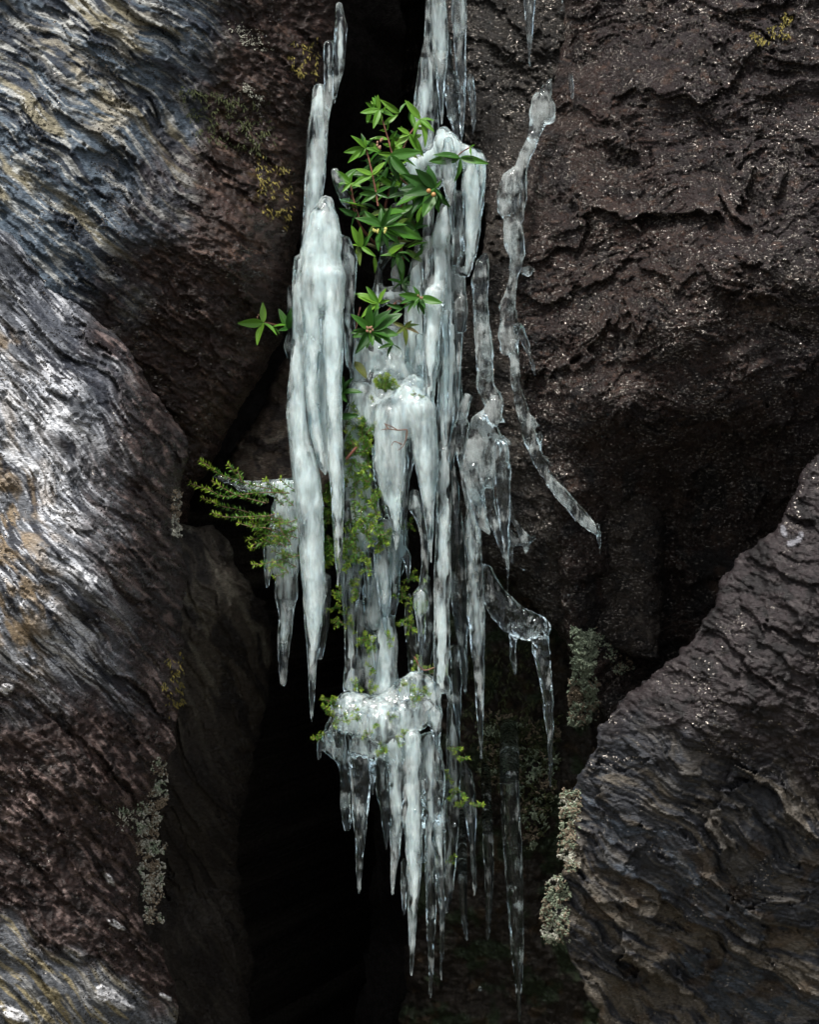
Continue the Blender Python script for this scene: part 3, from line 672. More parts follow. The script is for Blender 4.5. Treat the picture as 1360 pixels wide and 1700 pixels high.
def surface_nets(D, org, vox):
    nx, ny, nz = D.shape
    S = D < 0
    cnt = np.zeros((nx - 1, ny - 1, nz - 1), np.uint8)
    offs = [(i, j, k) for i in (0, 1) for j in (0, 1) for k in (0, 1)]
    for i, j, k in offs:
        cnt += S[i:nx - 1 + i, j:ny - 1 + j, k:nz - 1 + k]
    act = (cnt > 0) & (cnt < 8)
    ci = np.argwhere(act)
    vals = {o: D[ci[:, 0] + o[0], ci[:, 1] + o[1], ci[:, 2] + o[2]] for o in offs}
    acc = np.zeros((len(ci), 3)); n = np.zeros(len(ci))
    for a in offs:
        for ax in range(3):
            if a[ax] == 0:
                b = list(a); b[ax] = 1; b = tuple(b)
                va, vb = vals[a], vals[b]
                m = (va < 0) != (vb < 0)
                t = np.where(m, va / np.where(m, va - vb, 1), 0)
                p = np.tile(np.array(a, float), (len(ci), 1)); p[:, ax] = t
                acc += p * m[:, None]; n += m
    vloc = ci + acc / n[:, None]
    # gradient -> normals
    g = np.zeros((len(ci), 3))
    f = acc / n[:, None]
    for ax in range(3):
        o1, o2 = [i for i in range(3) if i != ax]
        for a in (0, 1):
            for b in (0, 1):
                k0 = [0, 0, 0]; k1 = [0, 0, 0]
                k0[o1] = k1[o1] = a; k0[o2] = k1[o2] = b; k1[ax] = 1
                wgt = (f[:, o1] if a else 1 - f[:, o1]) * (f[:, o2] if b else 1 - f[:, o2])
                g[:, ax] += wgt * (vals[tuple(k1)] - vals[tuple(k0)])
    g /= np.linalg.norm(g, axis=1, keepdims=True) + 1e-12
    idx = np.full(act.shape, -1, np.int32); idx[act] = np.arange(len(ci))
    quads = []
    for ax in range(3):
        sl0 = [slice(1, d - 1) for d in (nx, ny, nz)]; sl1 = list(sl0)
        sl0[ax] = slice(0, (nx, ny, nz)[ax] - 1); sl1[ax] = slice(1, (nx, ny, nz)[ax])
        A, B = S[tuple(sl0)], S[tuple(sl1)]
        e = np.argwhere(A != B)
        flip = A[e[:, 0], e[:, 1], e[:, 2]]
        base = e.copy()
        o1, o2 = (ax + 1) % 3, (ax + 2) % 3
        base[:, o1] += 1; base[:, o2] += 1
        def c(d1, d2):
            q = base.copy(); q[:, o1] -= d1; q[:, o2] -= d2
            return idx[q[:, 0], q[:, 1], q[:, 2]]
        q = np.stack([c(1, 1), c(0, 1), c(0, 0), c(1, 0)], -1)
        q[~flip] = q[~flip][:, ::-1]
        quads.append(q)
    return org + vloc * vox, g, np.concatenate(quads)

def CORE_NOISE(D, lo, vox):
    out = np.ones(D.shape, np.float32)
    b = np.argwhere(D < 0)
    p = (lo + b * vox) * np.array([1, 1, 0.25])
    out[b[:, 0], b[:, 1], b[:, 2]] = perlin3(p * 110, 77) + 0.7 * perlin3(p * 260, 78)
    return out
ICE_N = 0
def formation(name, label, cat, prims, group=None, vox=0.0021, k=0.006, ripple=0.028, lump=0.0005, flute=0.0010, cloud_noise=0.25, mat=None, core=True):
    """prims: (part name, cloudiness, depth in mm, flatten, [(px, py, half width px[, extra depth])...][, smin])
    one smooth fused body; its faces are shared out to the parts they belong to"""
    global ICE_N
    segs = []
    for pi, pr in enumerate(prims):
        part, cloud, dep, fl, pts = pr[:5]
        kk = pr[5] if len(pr) > 5 else k
        cen = []
        for p in pts:
            y = (dep + (p[3] if len(p) > 3 else 0)) * 0.001
            s = (DIST + y) / DIST * 0.001
            cen.append((np.array(P(p[0], p[1], y)), max(p[2] * s, 0.0009)))
        if len(cen) == 1: cen = cen * 2
        segs.append((pi, fl, kk, cen))
    lo = np.min([c - np.array([r, r * fl, r]) for _, fl, _, cen in segs for c, r in cen], 0) - 0.014
    hi = np.max([c + np.array([r, r * fl, r]) for _, fl, _, cen in segs for c, r in cen], 0) + 0.014
    dim = np.ceil((hi - lo) / vox).astype(int) + 1
    D = np.full(dim, 0.03, np.float32); LAB = np.zeros(dim, np.int16); RAW = np.full(dim, 0.03, np.float32)
    ax = [lo[i] + np.arange(dim[i], dtype=np.float32) * vox for i in range(3)]
    for pi, fl, kk, cen in segs:
        ph = pi * 1.7 + ICE_N
        cs = np.array([c for c, r in cen]); rm = max(r for c, r in cen)
        m = kk + 0.004
        a = np.floor((np.min([c - np.array([r, r * fl, r]) for c, r in cen], 0) - m - lo) / vox).astype(int).clip(0)
        b = (np.ceil((np.max([c + np.array([r, r * fl, r]) for c, r in cen], 0) + m - lo) / vox).astype(int) + 1)
        b = np.minimum(b, dim)
        # work in slabs of z to follow long slim shapes
        best = np.full(b - a, 0.03, np.float32)
        for (c0, r0), (c1, r1) in zip(cen[:-1], cen[1:]):
            e3 = np.array([1, fl, 1])
            aa = np.floor((np.minimum(c0 - r0 * e3, c1 - r1 * e3) - m - lo) / vox).astype(int).clip(0)
            bb = np.minimum(np.ceil((np.maximum(c0 + r0 * e3, c1 + r1 * e3) + m - lo) / vox).astype(int) + 1, dim)
            if np.any(bb <= aa): continue
            X = ax[0][aa[0]:bb[0], None, None] - c0[0]; Y = (ax[1][None, aa[1]:bb[1], None] - c0[1]) / fl; Z = ax[2][None, None, aa[2]:bb[2]] - c0[2]
            ba = (c1 - c0) / np.array([1, fl, 1]); l2 = float(ba @ ba) + 1e-12
            t = np.clip((X * ba[0] + Y * ba[1] + Z * ba[2]) / l2, 0, 1)
            rr = r0 + (r1 - r0) * t
            zz = ax[2][None, None, aa[2]:bb[2]]
            rip = 1 + 0.8 * ripple * (np.sin(zz * 97 + ph + 2.2 * np.sin(zz * 31 + ph)) + 0.9 * np.sin(zz * 53 + 2 * ph)) + 0.16 * ripple * np.sin(zz * 610 + 4 * np.sin(zz * 70 + ph)) * np.clip(np.sin(zz * 29 + ph * 2), 0, 1)
            d = np.sqrt((X - ba[0] * t) ** 2 + (Y - ba[1] * t) ** 2 + (Z - ba[2] * t) ** 2) - rr * rip
            if fl < 1: d = d * (0.5 + 0.5 * fl)
            la = aa - a; lb = bb - a
            sub = best[la[0]:lb[0], la[1]:lb[1], la[2]:lb[2]]
            np.minimum(sub, d, out=sub)
        ds = D[a[0]:b[0], a[1]:b[1], a[2]:b[2]]; ls = LAB[a[0]:b[0], a[1]:b[1], a[2]:b[2]]; rw = RAW[a[0]:b[0], a[1]:b[1], a[2]:b[2]]
        mm = best < rw
        ls[mm] = pi; rw[mm] = best[mm]
        hh = np.maximum(kk - np.abs(ds - best), 0) / kk
        ds[...] = np.minimum(ds, best) - hh * hh * kk * 0.25
    band = np.argwhere(np.abs(D) < 0.005)
    pw = lo + band * vox
    sc = np.array([1, 1, 0.55])
    add = lump * perlin3(pw * sc * 75, ICE_N * 7) + 0.6 * lump * perlin3(pw * sc * 190, ICE_N * 7 + 3)
    add = add + 0.45 * flute * (2 * np.abs(perlin3(pw * np.array([230, 230, 22.0]), ICE_N * 7 + 19)) - 0.45)
    add = add + flute * (2 * np.abs(perlin3(pw * np.array([105, 105, 9.0]), ICE_N * 7 + 9)) - 0.45)
    D[band[:, 0], band[:, 1], band[:, 2]] += add.astype(np.float32)
    V, N, Q = surface_nets(D, lo, vox)
    # label per vertex
    vi = np.clip(np.round((V - lo) / vox).astype(int), 0, dim - 1)
    vl = LAB[vi[:, 0], vi[:, 1], vi[:, 2]]
    cl = 0.92 * np.array([p[1] for p in prims], np.float32)[vl]
    # blur cloudiness across joints
    e = np.concatenate([Q[:, [0, 1]], Q[:, [1, 2]]])
    for _ in range(10):
        s = np.bincount(e[:, 0], cl[e[:, 1]], len(V)) + np.bincount(e[:, 1], cl[e[:, 0]], len(V)) + cl
        c = np.bincount(e[:, 0], minlength=len(V)) + np.bincount(e[:, 1], minlength=len(V)) + 1
        cl = (s / c).astype(np.float32)
    cl = cl + cloud_noise * perlin3(V * np.array([1, 1, 0.4]) * 38, ICE_N * 7 + 5)
    core_in = D + 0.0052 + 0.0030 * CORE_NOISE(D, lo, vox)
    names = []
    for p in prims:
        if p[0] not in names: names.append(p[0])
    body_id = {n: i for i, n in enumerate(names)}
    part_of = np.array([body_id[p[0]] for p in prims])[vl]
    # icicle prims each get their own part: name may carry '#n' to tell them apart
    fl_ = part_of[Q]; face_part = fl_[:, 0].copy()
    m = (fl_[:, 1] == fl_[:, 2]) ; face_part[m] = fl_[m, 1]
    m = (fl_[:, 2] == fl_[:, 3]) & ~m; face_part[m] = fl_[m, 2]
    base_pt = np.array([V[:, 0].mean(), V[:, 1].mean(), V[:, 2].max()])
    single = len(names) == 1
    root = None
    if not single: root = empty(name, tuple(base_pt), label, cat, group)
    out = {}
    for n in names:
        f = Q[face_part == body_id[n]]
        if len(f) == 0: continue
        used = np.unique(f); rm = np.full(len(V), -1, np.int64); rm[used] = np.arange(len(used))
        me = np_mesh(n.split('#')[0], V[used], rm[f])
        set_float(me, 'cloud', np.clip(cl[used], 0, 1))
        me.normals_split_custom_set_from_vertices(N[used].astype(np.float32))
        o = link_mesh(name if single else n.split('#')[0], me, mat or M_ice, root)
        if single: tag(o, label, cat, group)
        out[n] = o
    if core and (core_in < 0).sum() > 60:
        core_in = core_in[::2, ::2, ::2]
        CV, CN, CQ = surface_nets(core_in, lo, vox * 2)
        ci = np.clip(np.round((CV - lo) / vox).astype(int), 0, dim - 1)
        pc = 1.0 * np.array([p[1] for p in prims], np.float32)[LAB[ci[:, 0], ci[:, 1], ci[:, 2]]]
        me = np_mesh('cloudy_core', CV, CQ)
        set_float(me, 'cloud', pc)
        me.normals_split_custom_set_from_vertices(CN.astype(np.float32))
        link_mesh('cloudy_core', me, M_core, out[names[0]] if single else root)['kind'] = 'stuff'
    ICE_N += 1
    return out if not single else out[names[0]]

def drop(px, py, dep, r=2.6, parent=None):
    """a bead of meltwater at an icicle's tip"""
    c = P(px, py, dep * 0.001)
    th = np.linspace(0, np.pi, 9); ph = np.linspace(0, 2 * np.pi, 12, endpoint=False)
    T, F = np.meshgrid(th, ph, indexing='ij')
    R = r * 0.001
    st = 1 + 0.5 * np.clip(np.cos(T), 0, 1) ** 2
    v = np.stack([c[0] + R * np.sin(T) * np.cos(F), c[1] + R * np.sin(T) * np.sin(F), c[2] + R * np.cos(T) * st], -1).reshape(-1, 3)
    ids = np.arange(9 * 12).reshape(9, 12); nx = np.roll(ids, -1, 1)
    q = np.stack([ids[:-1], ids[1:], nx[1:], nx[:-1]], -1).reshape(-1, 4)
    me = np_mesh('water_drop', v, q)
    return link_mesh('water_drop', me, M_drop, parent)

def line(a, b, wa, wb): return [(a[0], a[1], wa), (b[0], b[1], wb)]

# -- left edge of the cleft
o = formation('ice_column', 'tall thin grey ice column with two hanging shards against the left rock edge', 'ice column', [
    ('column', 0.50, 20, 1.0, [(530, 148, 10), (529, 180, 14), (527, 232, 17), (524, 285, 17), (521, 320, 16), (516, 360, 13), (510, 420, 12)]),
    ('icicle#1', 0.42, 8, 0.8, [(546, 76, 9), (547, 110, 10), (547, 150, 8), (543, 195, 4), (539, 232, 2.2), (539, 252, 1.5)]),
    ('icicle#2', 0.36, 2, 0.8, [(563, 10, 6), (566, 45, 11), (564, 80, 11), (561, 120, 9), (557, 150, 4), (555, 172, 1.6)]),
    ('column', 0.30, 18, 0.8, [(556, 285, 6), (564, 305, 10), (572, 330, 8), (578, 345, 4)])])
drop(539, 253, 8, 2.4, o['icicle#1']); drop(555, 174, 2, 2.4, o['icicle#2'])
o = formation('ice_column', 'milky domed ice column whose longest spike hangs far below the needle shrub', 'ice column', [
    ('ice_cap', 0.80, -15, 0.9, [(541, 338, 14), (537, 365, 25), (536, 395, 31), (532, 425, 34), (534, 455, 40), (534, 490, 38)], 0.022),
    ('ice_cap', 0.30, -8, 0.7, [(570, 405, 14), (580, 430, 14), (580, 460, 12), (574, 500, 14), (580, 550, 10), (580, 605, 6)]),
    ('ice_cap', 0.70, 0, 0.45, [(531, 470, 40), (531, 560, 37), (530, 650, 34), (533, 720, 27), (540, 768, 14)]),
    ('icicle#1', 0.66, -18, 1.0, [(496, 430, 8), (497, 470, 12), (497, 520, 13), (496, 560, 12), (495, 600, 13), (494, 640, 16), (493, 690, 18), (497, 730, 19), (505, 770, 22), (510, 800, 23), (514, 840, 23), (516, 890, 22), (519, 944, 20), (522, 985, 19.5), (521, 1010, 18), (520, 1040, 14), (519, 1075, 9.5), (518, 1115, 7), (518, 1150, 4.8), (517, 1180, 3.2), (517, 1200, 2)]),
    ('icicle#2', 0.70, -34, 0.9, [(519, 470, 16), (518, 520, 16), (519, 570, 15), (517, 620, 13), (518, 660, 11), (524, 710, 11), (530, 745, 9), (536, 775, 6), (540, 786, 3)]),
    ('icicle#3', 0.74, -36, 1.0, [(552, 460, 18), (553, 520, 18), (553, 580, 17), (554, 640, 14), (555, 700, 13), (556, 760, 14), (560, 800, 12), (561, 840, 10.5), (561, 885, 8.5), (562, 925, 6.5), (562, 950, 4), (561, 972, 1.8)]),
    ], k=0.0045)
drop(517, 1202, -18, 2.8, o['icicle#1'])
formation('ice_lobe', 'small rounded grey ice lobe tucked behind the milky column at left', 'ice', [
    ('lobe', 0.5, 30, 0.7, [(481, 478, 4), (481, 500, 4), (484, 550, 6), (480, 575, 9), (484, 598, 6), (488, 615, 5)])])

o = formation('icicle_cluster', 'ice shelf with a blunt bent icicle hanging below the needle shrub at left', 'icicles', [
    ('shelf', 0.80, 45, 1.0, [(398, 806, 9), (425, 809, 11), (460, 808, 13), (495, 808, 14)]),
    ('shelf', 0.35, 30, 1.0, [(358, 791, 4), (372, 795, 7), (400, 803, 6)]),
    ('shelf', 0.62, 40, 0.5, [(478, 830, 24), (476, 870, 28), (470, 905, 30), (472, 935, 27)], 0.014),
    ('icicle#1', 0.40, 25, 1.0, [(450, 915, 13), (446, 940, 9), (444, 960, 5), (444, 974, 3)]),
    ('icicle#2', 0.40, 25, 1.0, [(474, 930, 20), (475, 960, 19), (475, 990, 19), (475, 1015, 14), (474, 1036, 12), (472, 1060, 11), (471, 1090, 9), (470, 1115, 7.5), (470, 1134, 5)]),
    ('icicle#3', 0.55, 15, 1.0, [(486, 930, 10), (489, 950, 6), (487, 966, 2)]),
    ])
formation('icicle', 'short thin icicle half hidden behind the longest left spike', 'icicle', [
    ('icicle', 0.25, 60, 1.0, [(541, 960, 8), (543, 1000, 6), (541, 1040, 5), (535, 1070, 5), (531, 1092, 4)])])

# -- icicles over the cleft, top right
o = formation('ice_sheet', 'pale grey tapering ice sheet lining the cleft behind the top icicles', 'ice', [
    ('ice_sheet', 0.55, 130, 0.5, [(712, -40, 4), (711, 70, 7), (709, 110, 14), (708, 150, 19), (706, 185, 21), (708, 225, 22), (716, 290, 26)])])
o = formation('icicle', 'broad grey icicle hanging from above, leftmost of those over the shrub', 'icicle', [
    ('icicle', 0.45, 90, 1.0, [(728, -70, 15), (727, 0, 14), (729, 45, 15), (732, 80, 14), (733, 110, 9), (732, 140, 6.5), (733, 175, 4), (734, 205, 2)])], group='icicles hanging over the top of the cleft')
o = formation('icicle', 'longest clear icicle hanging from above beside the broad grey one', 'icicle', [
    ('icicle', 0.25, 80, 1.0, [(762, -70, 15), (762, 0, 13), (763, 45, 12), (764, 90, 10), (767, 140, 7), (768, 180, 4.5), (768, 225, 2)])], group='icicles hanging over the top of the cleft')
o = formation('ice_lump', 'clear bubbly ice knob fused between the two top icicles', 'ice', [
    ('knob', 0.15, 110, 0.8, [(742, 70, 5), (744, 120, 10), (752, 138, 13), (752, 170, 11), (757, 205, 9), (762, 240, 6)])], lump=0.0025)
o = formation('icicle', 'short thin clear icicle on the rock right of the top icicles', 'icicle', [
    ('icicle', 0.2, 120, 1.0, [(781, 128, 6), (783, 150, 6), (786, 180, 5), (787, 205, 3), (786, 222, 1.5)])], group='icicles hanging over the top of the cleft')
o = formation('icicle', 'single clear icicle hanging alone from the top edge against the right rock', 'icicle', [
    ('icicle', 0.22, 20, 1.0, [(880, -60, 11), (880, 0, 9.5), (879, 30, 8), (880, 60, 5.5), (880, 88, 3), (880, 105, 1.8)])])
drop(880, 108, 20, 2.2, o)
o = formation('icicle', 'tiny icicle tip at the top edge right of the lone icicle', 'icicle', [
    ('icicle', 0.22, 20, 1.0, [(934, -50, 5), (933, 0, 3), (933, 13, 1.8)])])
drop(933, 16, 20, 2.2, o)
formation('icicle', 'very small frosty icicle stuck to the top of the right rock', 'icicle', [
    ('icicle', 0.5, -5, 1.0, [(947, 124, 4), (949, 145, 4), (950, 164, 2.5)])])

# -- right cascade
o = formation('ice_cascade', 'tall cascade of fused milky and clear columns right of the shrub', 'frozen waterfall', [
    ('ice_cap', 0.70, 40, 0.9, [(737, 222, 12), (741, 240, 22), (752, 255, 24), (780, 262, 18), (795, 270, 13)], 0.012),
    ('ice_cap', 0.85, 70, 0.8, [(738, 250, 20), (712, 262, 16), (690, 275, 12), (668, 290, 12), (655, 300, 8)], 0.012),
    ('ice_cap', 0.85, 80, 0.8, [(690, 280, 20), (684, 310, 22), (678, 330, 14)], 0.012),
    ('icicle#1', 0.55, -5, 0.9, [(745, 235, 8), (745, 262, 14), (745, 290, 13), (748, 318, 9), (751, 345, 5.5), (753, 375, 3), (753, 404, 2)]),
    ('icicle#2', 0.35, 15, 0.9, [(798, 272, 9), (801, 290, 7), (800, 315, 4.5), (797, 340, 3), (796, 352, 1.6)]),
    ('column#1', 0.78, 40, 0.8, [(788, 265, 18), (786, 310, 20), (784, 350, 18), (781, 390, 16), (778, 420, 14), (770, 450, 12)]),
    ('column#2', 0.22, 30, 0.9, [(760, 325, 9), (762, 350, 11), (762, 400, 11), (762, 450, 11), (762, 490, 12), (764, 520, 13), (766, 545, 9)]),
    ('icicle#3', 0.15, 20, 1.0, [(764, 500, 10), (764, 535, 7), (763, 570, 4.5), (762, 610, 3.5), (761, 650, 2.6), (760, 676, 1.6)]),
    ('icicle#7', 0.40, 10, 0.9, [(741, 520, 7), (742, 580, 6), (741, 640, 5), (740, 690, 3.5), (740, 730, 1.8)]),
    ('icicle#8', 0.40, 12, 0.9, [(696, 560, 7), (697, 620, 6), (697, 660, 4), (697, 700, 2)]),
    ('ice_tooth', 0.92, 5, 0.9, [(742, 335, 7), (737, 360, 12), (735, 385, 15), (733, 400, 14)]),
    ('column#3', 0.62, 20, 0.9, [(714, 300, 8), (712, 350, 9), (711, 400, 9), (709, 440, 9), (710, 475, 9)]),
    ('column#4', 0.74, 15, 0.9, [(730, 395, 12), (730, 440, 13), (728, 475, 14), (722, 495, 15)]),
    ('column#4', 0.80, 5, 0.9, [(722, 490, 17), (719, 520, 16), (717, 560, 14), (717, 600, 12), (716, 622, 9), (713, 660, 9), (714, 700, 9), (716, 740, 8), (717, 790, 6), (717, 840, 4), (716, 900, 3), (716, 930, 1.8)]),
    ('column#5', 0.75, 40, 0.7, [(744, 410, 8), (746, 470, 12), (745, 530, 14), (744, 590, 16), (742, 650, 16), (740, 700, 14), (736, 740, 10)]),
    ('ice_sheet', 0.75, 50, 0.5, [(700, 405, 10), (694, 440, 14), (690, 480, 16), (690, 540, 20), (694, 600, 22)]),
    ('ice_sheet', 0.55, 60, 0.6, [(754, 610, 12), (755, 660, 14), (757, 690, 12)]),
    ], k=0.0045)
drop(760, 679, 20, 2.5, o['icicle#3']); drop(753, 407, -5, 2.6, o['icicle#1'])

# -- middle: domed mass and its fringe
o = formation('ice_cascade', 'smooth domed white ice mass under the shrub with thick spikes below', 'frozen waterfall', [
    ('ice_sheet', 0.72, 80, 0.4, [(610, 560, 20), (645, 570, 36), (690, 575, 30), (700, 610, 34)], 0.02),
    ('ice_sheet', 0.70, 80, 0.4, [(640, 490, 14), (690, 490, 16)], 0.016),
    ('ice_sheet', 0.55, 75, 0.8, [(648, 395, 12), (640, 425, 9), (630, 445, 6), (628, 470, 7), (626, 500, 12)]),
    ('ice_sheet', 0.55, 70, 0.8, [(661, 425, 5), (657, 455, 8), (659, 480, 6), (661, 502, 4)]),
    ('ice_sheet', 0.80, 85, 0.5, [(640, 380, 18), (660, 350, 14), (680, 370, 10)]),
    ('ice_sheet', 0.70, 55, 0.5, [(585, 560, 8), (600, 590, 16), (600, 630, 18), (592, 660, 16)], 0.014),
    ('icicle#4', 0.45, 35, 0.9, [(576, 700, 7), (577, 760, 7), (578, 830, 7), (580, 900, 7), (582, 950, 5), (583, 985, 2)]),
    ('icicle#5', 0.45, 30, 0.9, [(604, 860, 8), (606, 900, 7), (607, 940, 5), (608, 970, 3), (608, 992, 1.8)]),
    ('icicle#6', 0.50, 30, 0.9, [(666, 700, 14), (670, 740, 10), (673, 790, 7), (673, 840, 5), (672, 880, 3), (672, 905, 1.8)]),
    ('ice_sheet', 0.75, 65, 0.5, [(606, 600, 24), (645, 612, 30), (690, 625, 30)], 0.02),
    ('dome', 0.78, 20, 0.9, [(688, 640, 20), (680, 665, 34), (665, 690, 40)], 0.02),
    ('dome', 0.74, 25, 0.8, [(600, 650, 20), (606, 685, 28), (640, 700, 30)], 0.02),
    ('dome', 0.70, 40, 0.6, [(640, 640, 30), (650, 680, 40)], 0.02),
    ('icicle#1', 0.72, 0, 1.0, [(650, 690, 26), (648, 725, 27), (648, 760, 25.5), (650, 797, 22), (652, 830, 17), (656, 858, 11), (658, 885, 6.5), (658, 905, 3), (658, 915, 1.8)]),
    ('icicle#1', 0.15, 4, 0.9, [(624, 745, 7), (628, 790, 8), (634, 830, 7), (636, 850, 5), (636, 861, 2)]),
    ('icicle#2', 0.75, 5, 1.0, [(698, 680, 26), (702, 709, 24), (706, 740, 22), (709, 780, 18), (711, 820, 13), (712, 850, 9), (714, 880, 6), (715, 910, 3.5), (716, 934, 2)]),
    ('icicle#3', 0.25, 15, 1.0, [(683, 735, 7), (682, 765, 5), (679, 790, 3), (677, 801, 1.6)]),
    ('ice_sheet', 0.80, 50, 0.5, [(590, 770, 22), (600, 830, 30), (605, 880, 28), (590, 910, 24)], 0.014),
    ('ice_sheet', 0.75, 50, 0.5, [(585, 690, 16), (590, 740, 20)], 0.014),
    ('ice_sheet', 0.60, 75, 0.5, [(635, 880, 26), (660, 900, 20), (650, 940, 22), (625, 980, 24), (625, 1030, 22)], 0.014),
    ], k=0.008)
drop(677, 803, 15, 2.2, o['icicle#3'])

o = formation('icicle_cluster', 'clear icicles below the domed mass running down to the lower tier', 'icicles', [
    ('neck', 0.45, 60, 0.8, [(585, 905, 20), (584, 950, 19), (583, 990, 15), (582, 1020, 11), (583, 1060, 11), (582, 1100, 10), (582, 1140, 13)]),
    ('neck', 0.40, 80, 0.5, [(600, 1010, 14), (606, 1050, 16), (612, 1100, 20), (615, 1135, 26)]),
    ('neck', 0.62, 70, 0.8, [(640, 1030, 14), (642, 1055, 18), (644, 1080, 17), (642, 1110, 18), (640, 1140, 24)]),
    ('icicle#6', 0.30, 35, 1.0, [(612, 900, 8), (613, 940, 6), (613, 975, 3.5), (613, 998, 1.8)]),
    ('icicle#7', 0.30, 30, 1.0, [(570, 920, 7), (571, 960, 6), (572, 1000, 4), (572, 1030, 1.8)]),
    ('icicle#8', 0.30, 40, 1.0, [(622, 1060, 6), (623, 1090, 4.5), (623, 1118, 2)]),
    ('icicle#1', 0.30, 50, 1.0, [(590, 960, 8), (590, 985, 6), (593, 1003, 3.5), (594, 1012, 1.8)]),
    ('icicle#2', 0.45, 40, 0.9, [(628, 890, 11), (633, 920, 14), (637, 960, 13), (639, 1000, 10), (640, 1030, 6), (641, 1048, 3), (641, 1053, 1.8)]),
    ('icicle#3', 0.38, 60, 0.9, [(658, 900, 9), (655, 940, 10), (655, 980, 9), (654, 1010, 6), (651, 1035, 3), (651, 1040, 1.8)]),
    ('icicle#4', 0.35, 60, 0.9, [(668, 870, 12), (665, 905, 9), (676, 925, 7), (678, 945, 4), (678, 963, 2)]),
    ('icicle#5', 0.38, 30, 1.0, [(688, 820, 8), (690, 842, 11), (698, 860, 8), (705, 890, 7), (706, 940, 6), (702, 975, 7), (698, 990, 13), (699, 1003, 14), (699, 1022, 9), (700, 1045, 7), (700, 1070, 5), (699, 1092, 3), (697, 1110, 5)]),
    ('ice_sheet', 0.35, 80, 0.4, [(708, 960, 6), (712, 1000, 10), (708, 1060, 12), (700, 1110, 16)]),
    ('ice_sheet', 0.28, 90, 0.4, [(678, 990, 5), (680, 1040, 9), (685, 1080, 8), (690, 1110, 12)]),
    ], k=0.008)
o = formation('ice_column', 'wide flat milky column, its forked foot beside the lower tier', 'ice column', [
    ('column', 0.68, 35, 0.7, [(738, 750, 10), (738, 775, 13), (738, 826, 13), (736, 885, 13), (735, 944, 14), (734, 1000, 14), (734, 1050, 13.5), (733, 1090, 13), (733, 1125, 12.5), (735, 1140, 11)]),
    ('icicle#1', 0.40, 30, 0.9, [(727, 1125, 7), (728, 1150, 4.5), (729, 1172, 1.8)]),
    ('icicle#2', 0.40, 32, 0.9, [(742, 1130, 6), (744, 1150, 4), (745, 1164, 1.8)]),
    ], k=0.007)
o = formation('icicle', 'dark clear column icicle between the flat milky column and its right neighbour', 'icicle', [
    ('icicle', 0.06, 70, 0.9, [(756, 850, 10), (759, 900, 14), (762, 960, 15), (764, 1020, 13), (766, 1050, 10), (769, 1080, 7), (772, 1110, 5), (773, 1135, 3.5), (773, 1147, 2)])])
drop(773, 1149, 70, 2.6, o)
o = formation('icicle', 'long straight icicle with a pale right side, lowest tip right of centre', 'icicle', [
    ('icicle', 0.38, 40, 1.0, [(790, 820, 11), (787, 850, 13), (785, 900, 14.5), (789, 973, 14.5), (791, 1020, 15), (793, 1050, 13.5), (794, 1090, 11), (796, 1130, 8.5), (797, 1170, 6.5), (798, 1210, 4.5), (799, 1240, 3), (799, 1254, 2)])])
drop(799, 1257, 40, 3.0, o)
formation('icicle', 'thin grey icicle behind the flat milky column foot', 'icicle', [
    ('icicle', 0.22, 110, 0.9, [(756, 1080, 10), (758, 1130, 9), (760, 1180, 6), (762, 1222, 2)])])

# -- crinkled ribbons down the right rock
BUB = 0.0011
o = formation('ice_ribbon', 'crinkled clear ice ribbon ending in a long blade icicle beside the cascade', 'ice ribbon', [
    ('ribbon', 0.62, 20, 0.8, [(805, 425, 6), (800, 440, 12), (798, 465, 15), (797, 500, 12), (800, 540, 14), (804, 580, 15), (805, 615, 13), (806, 640, 15), (814, 656, 16), (821, 670, 16), (818, 690, 16)]),
    ('ribbon', 0.78, 0, 0.8, [(822, 668, 13), (815, 690, 15), (803, 705, 20), (795, 730, 20), (788, 755, 20), (786, 785, 16), (790, 815, 14), (797, 845, 13), (803, 870, 10), (812, 884, 4)]),
    ('ribbon', 0.5, 5, 0.6, [(805, 700, 16), (815, 730, 20), (812, 770, 18), (812, 800, 12)]),
    ('ribbon', 0.55, -15, 0.6, [(815, 722, 5), (832, 730, 9), (846, 736, 4)]),
    ('ribbon', 0.2, 0, 0.6, [(820, 690, 9), (838, 700, 2)]),
    ('icicle', 0.42, -30, 0.9, [(832, 738, 12), (835, 770, 13), (836, 800, 12), (837, 840, 11), (838, 870, 8.5), (840, 900, 6), (842, 930, 4.2), (843, 960, 3), (843, 982, 2)]),
    ('ribbon', 0.45, -15, 0.7, [(785, 775, 6), (795, 800, 5), (805, 835, 5), (817, 865, 5), (830, 900, 4), (838, 925, 3)]),
    ('ribbon', 0.35, -15, 0.7, [(812, 800, 8), (815, 835, 7), (825, 870, 7), (834, 905, 4)]),
    ('twig_ice', 0.35, 10, 0.8, [(848, 830, 3), (852, 862, 4), (864, 880, 5), (876, 896, 6), (888, 894, 2)]),
    ('twig_ice', 0.30, 10, 0.8, [(874, 898, 6), (874, 910, 5), (873, 918, 2)]),
    ('twig_ice', 0.25, 10, 0.7, [(846, 885, 6), (858, 900, 7), (872, 898, 4)]),
    ('twig_ice', 0.15, 10, 0.8, [(848, 905, 3), (850, 930, 2.2), (858, 941, 1.6), (870, 946, 1.6)]),
    ], lump=BUB, k=0.006, ripple=0.05, core=False)
drop(843, 984, -30, 3.0, o['icicle']); drop(872, 949, 10, 3.2, o['twig_ice'])
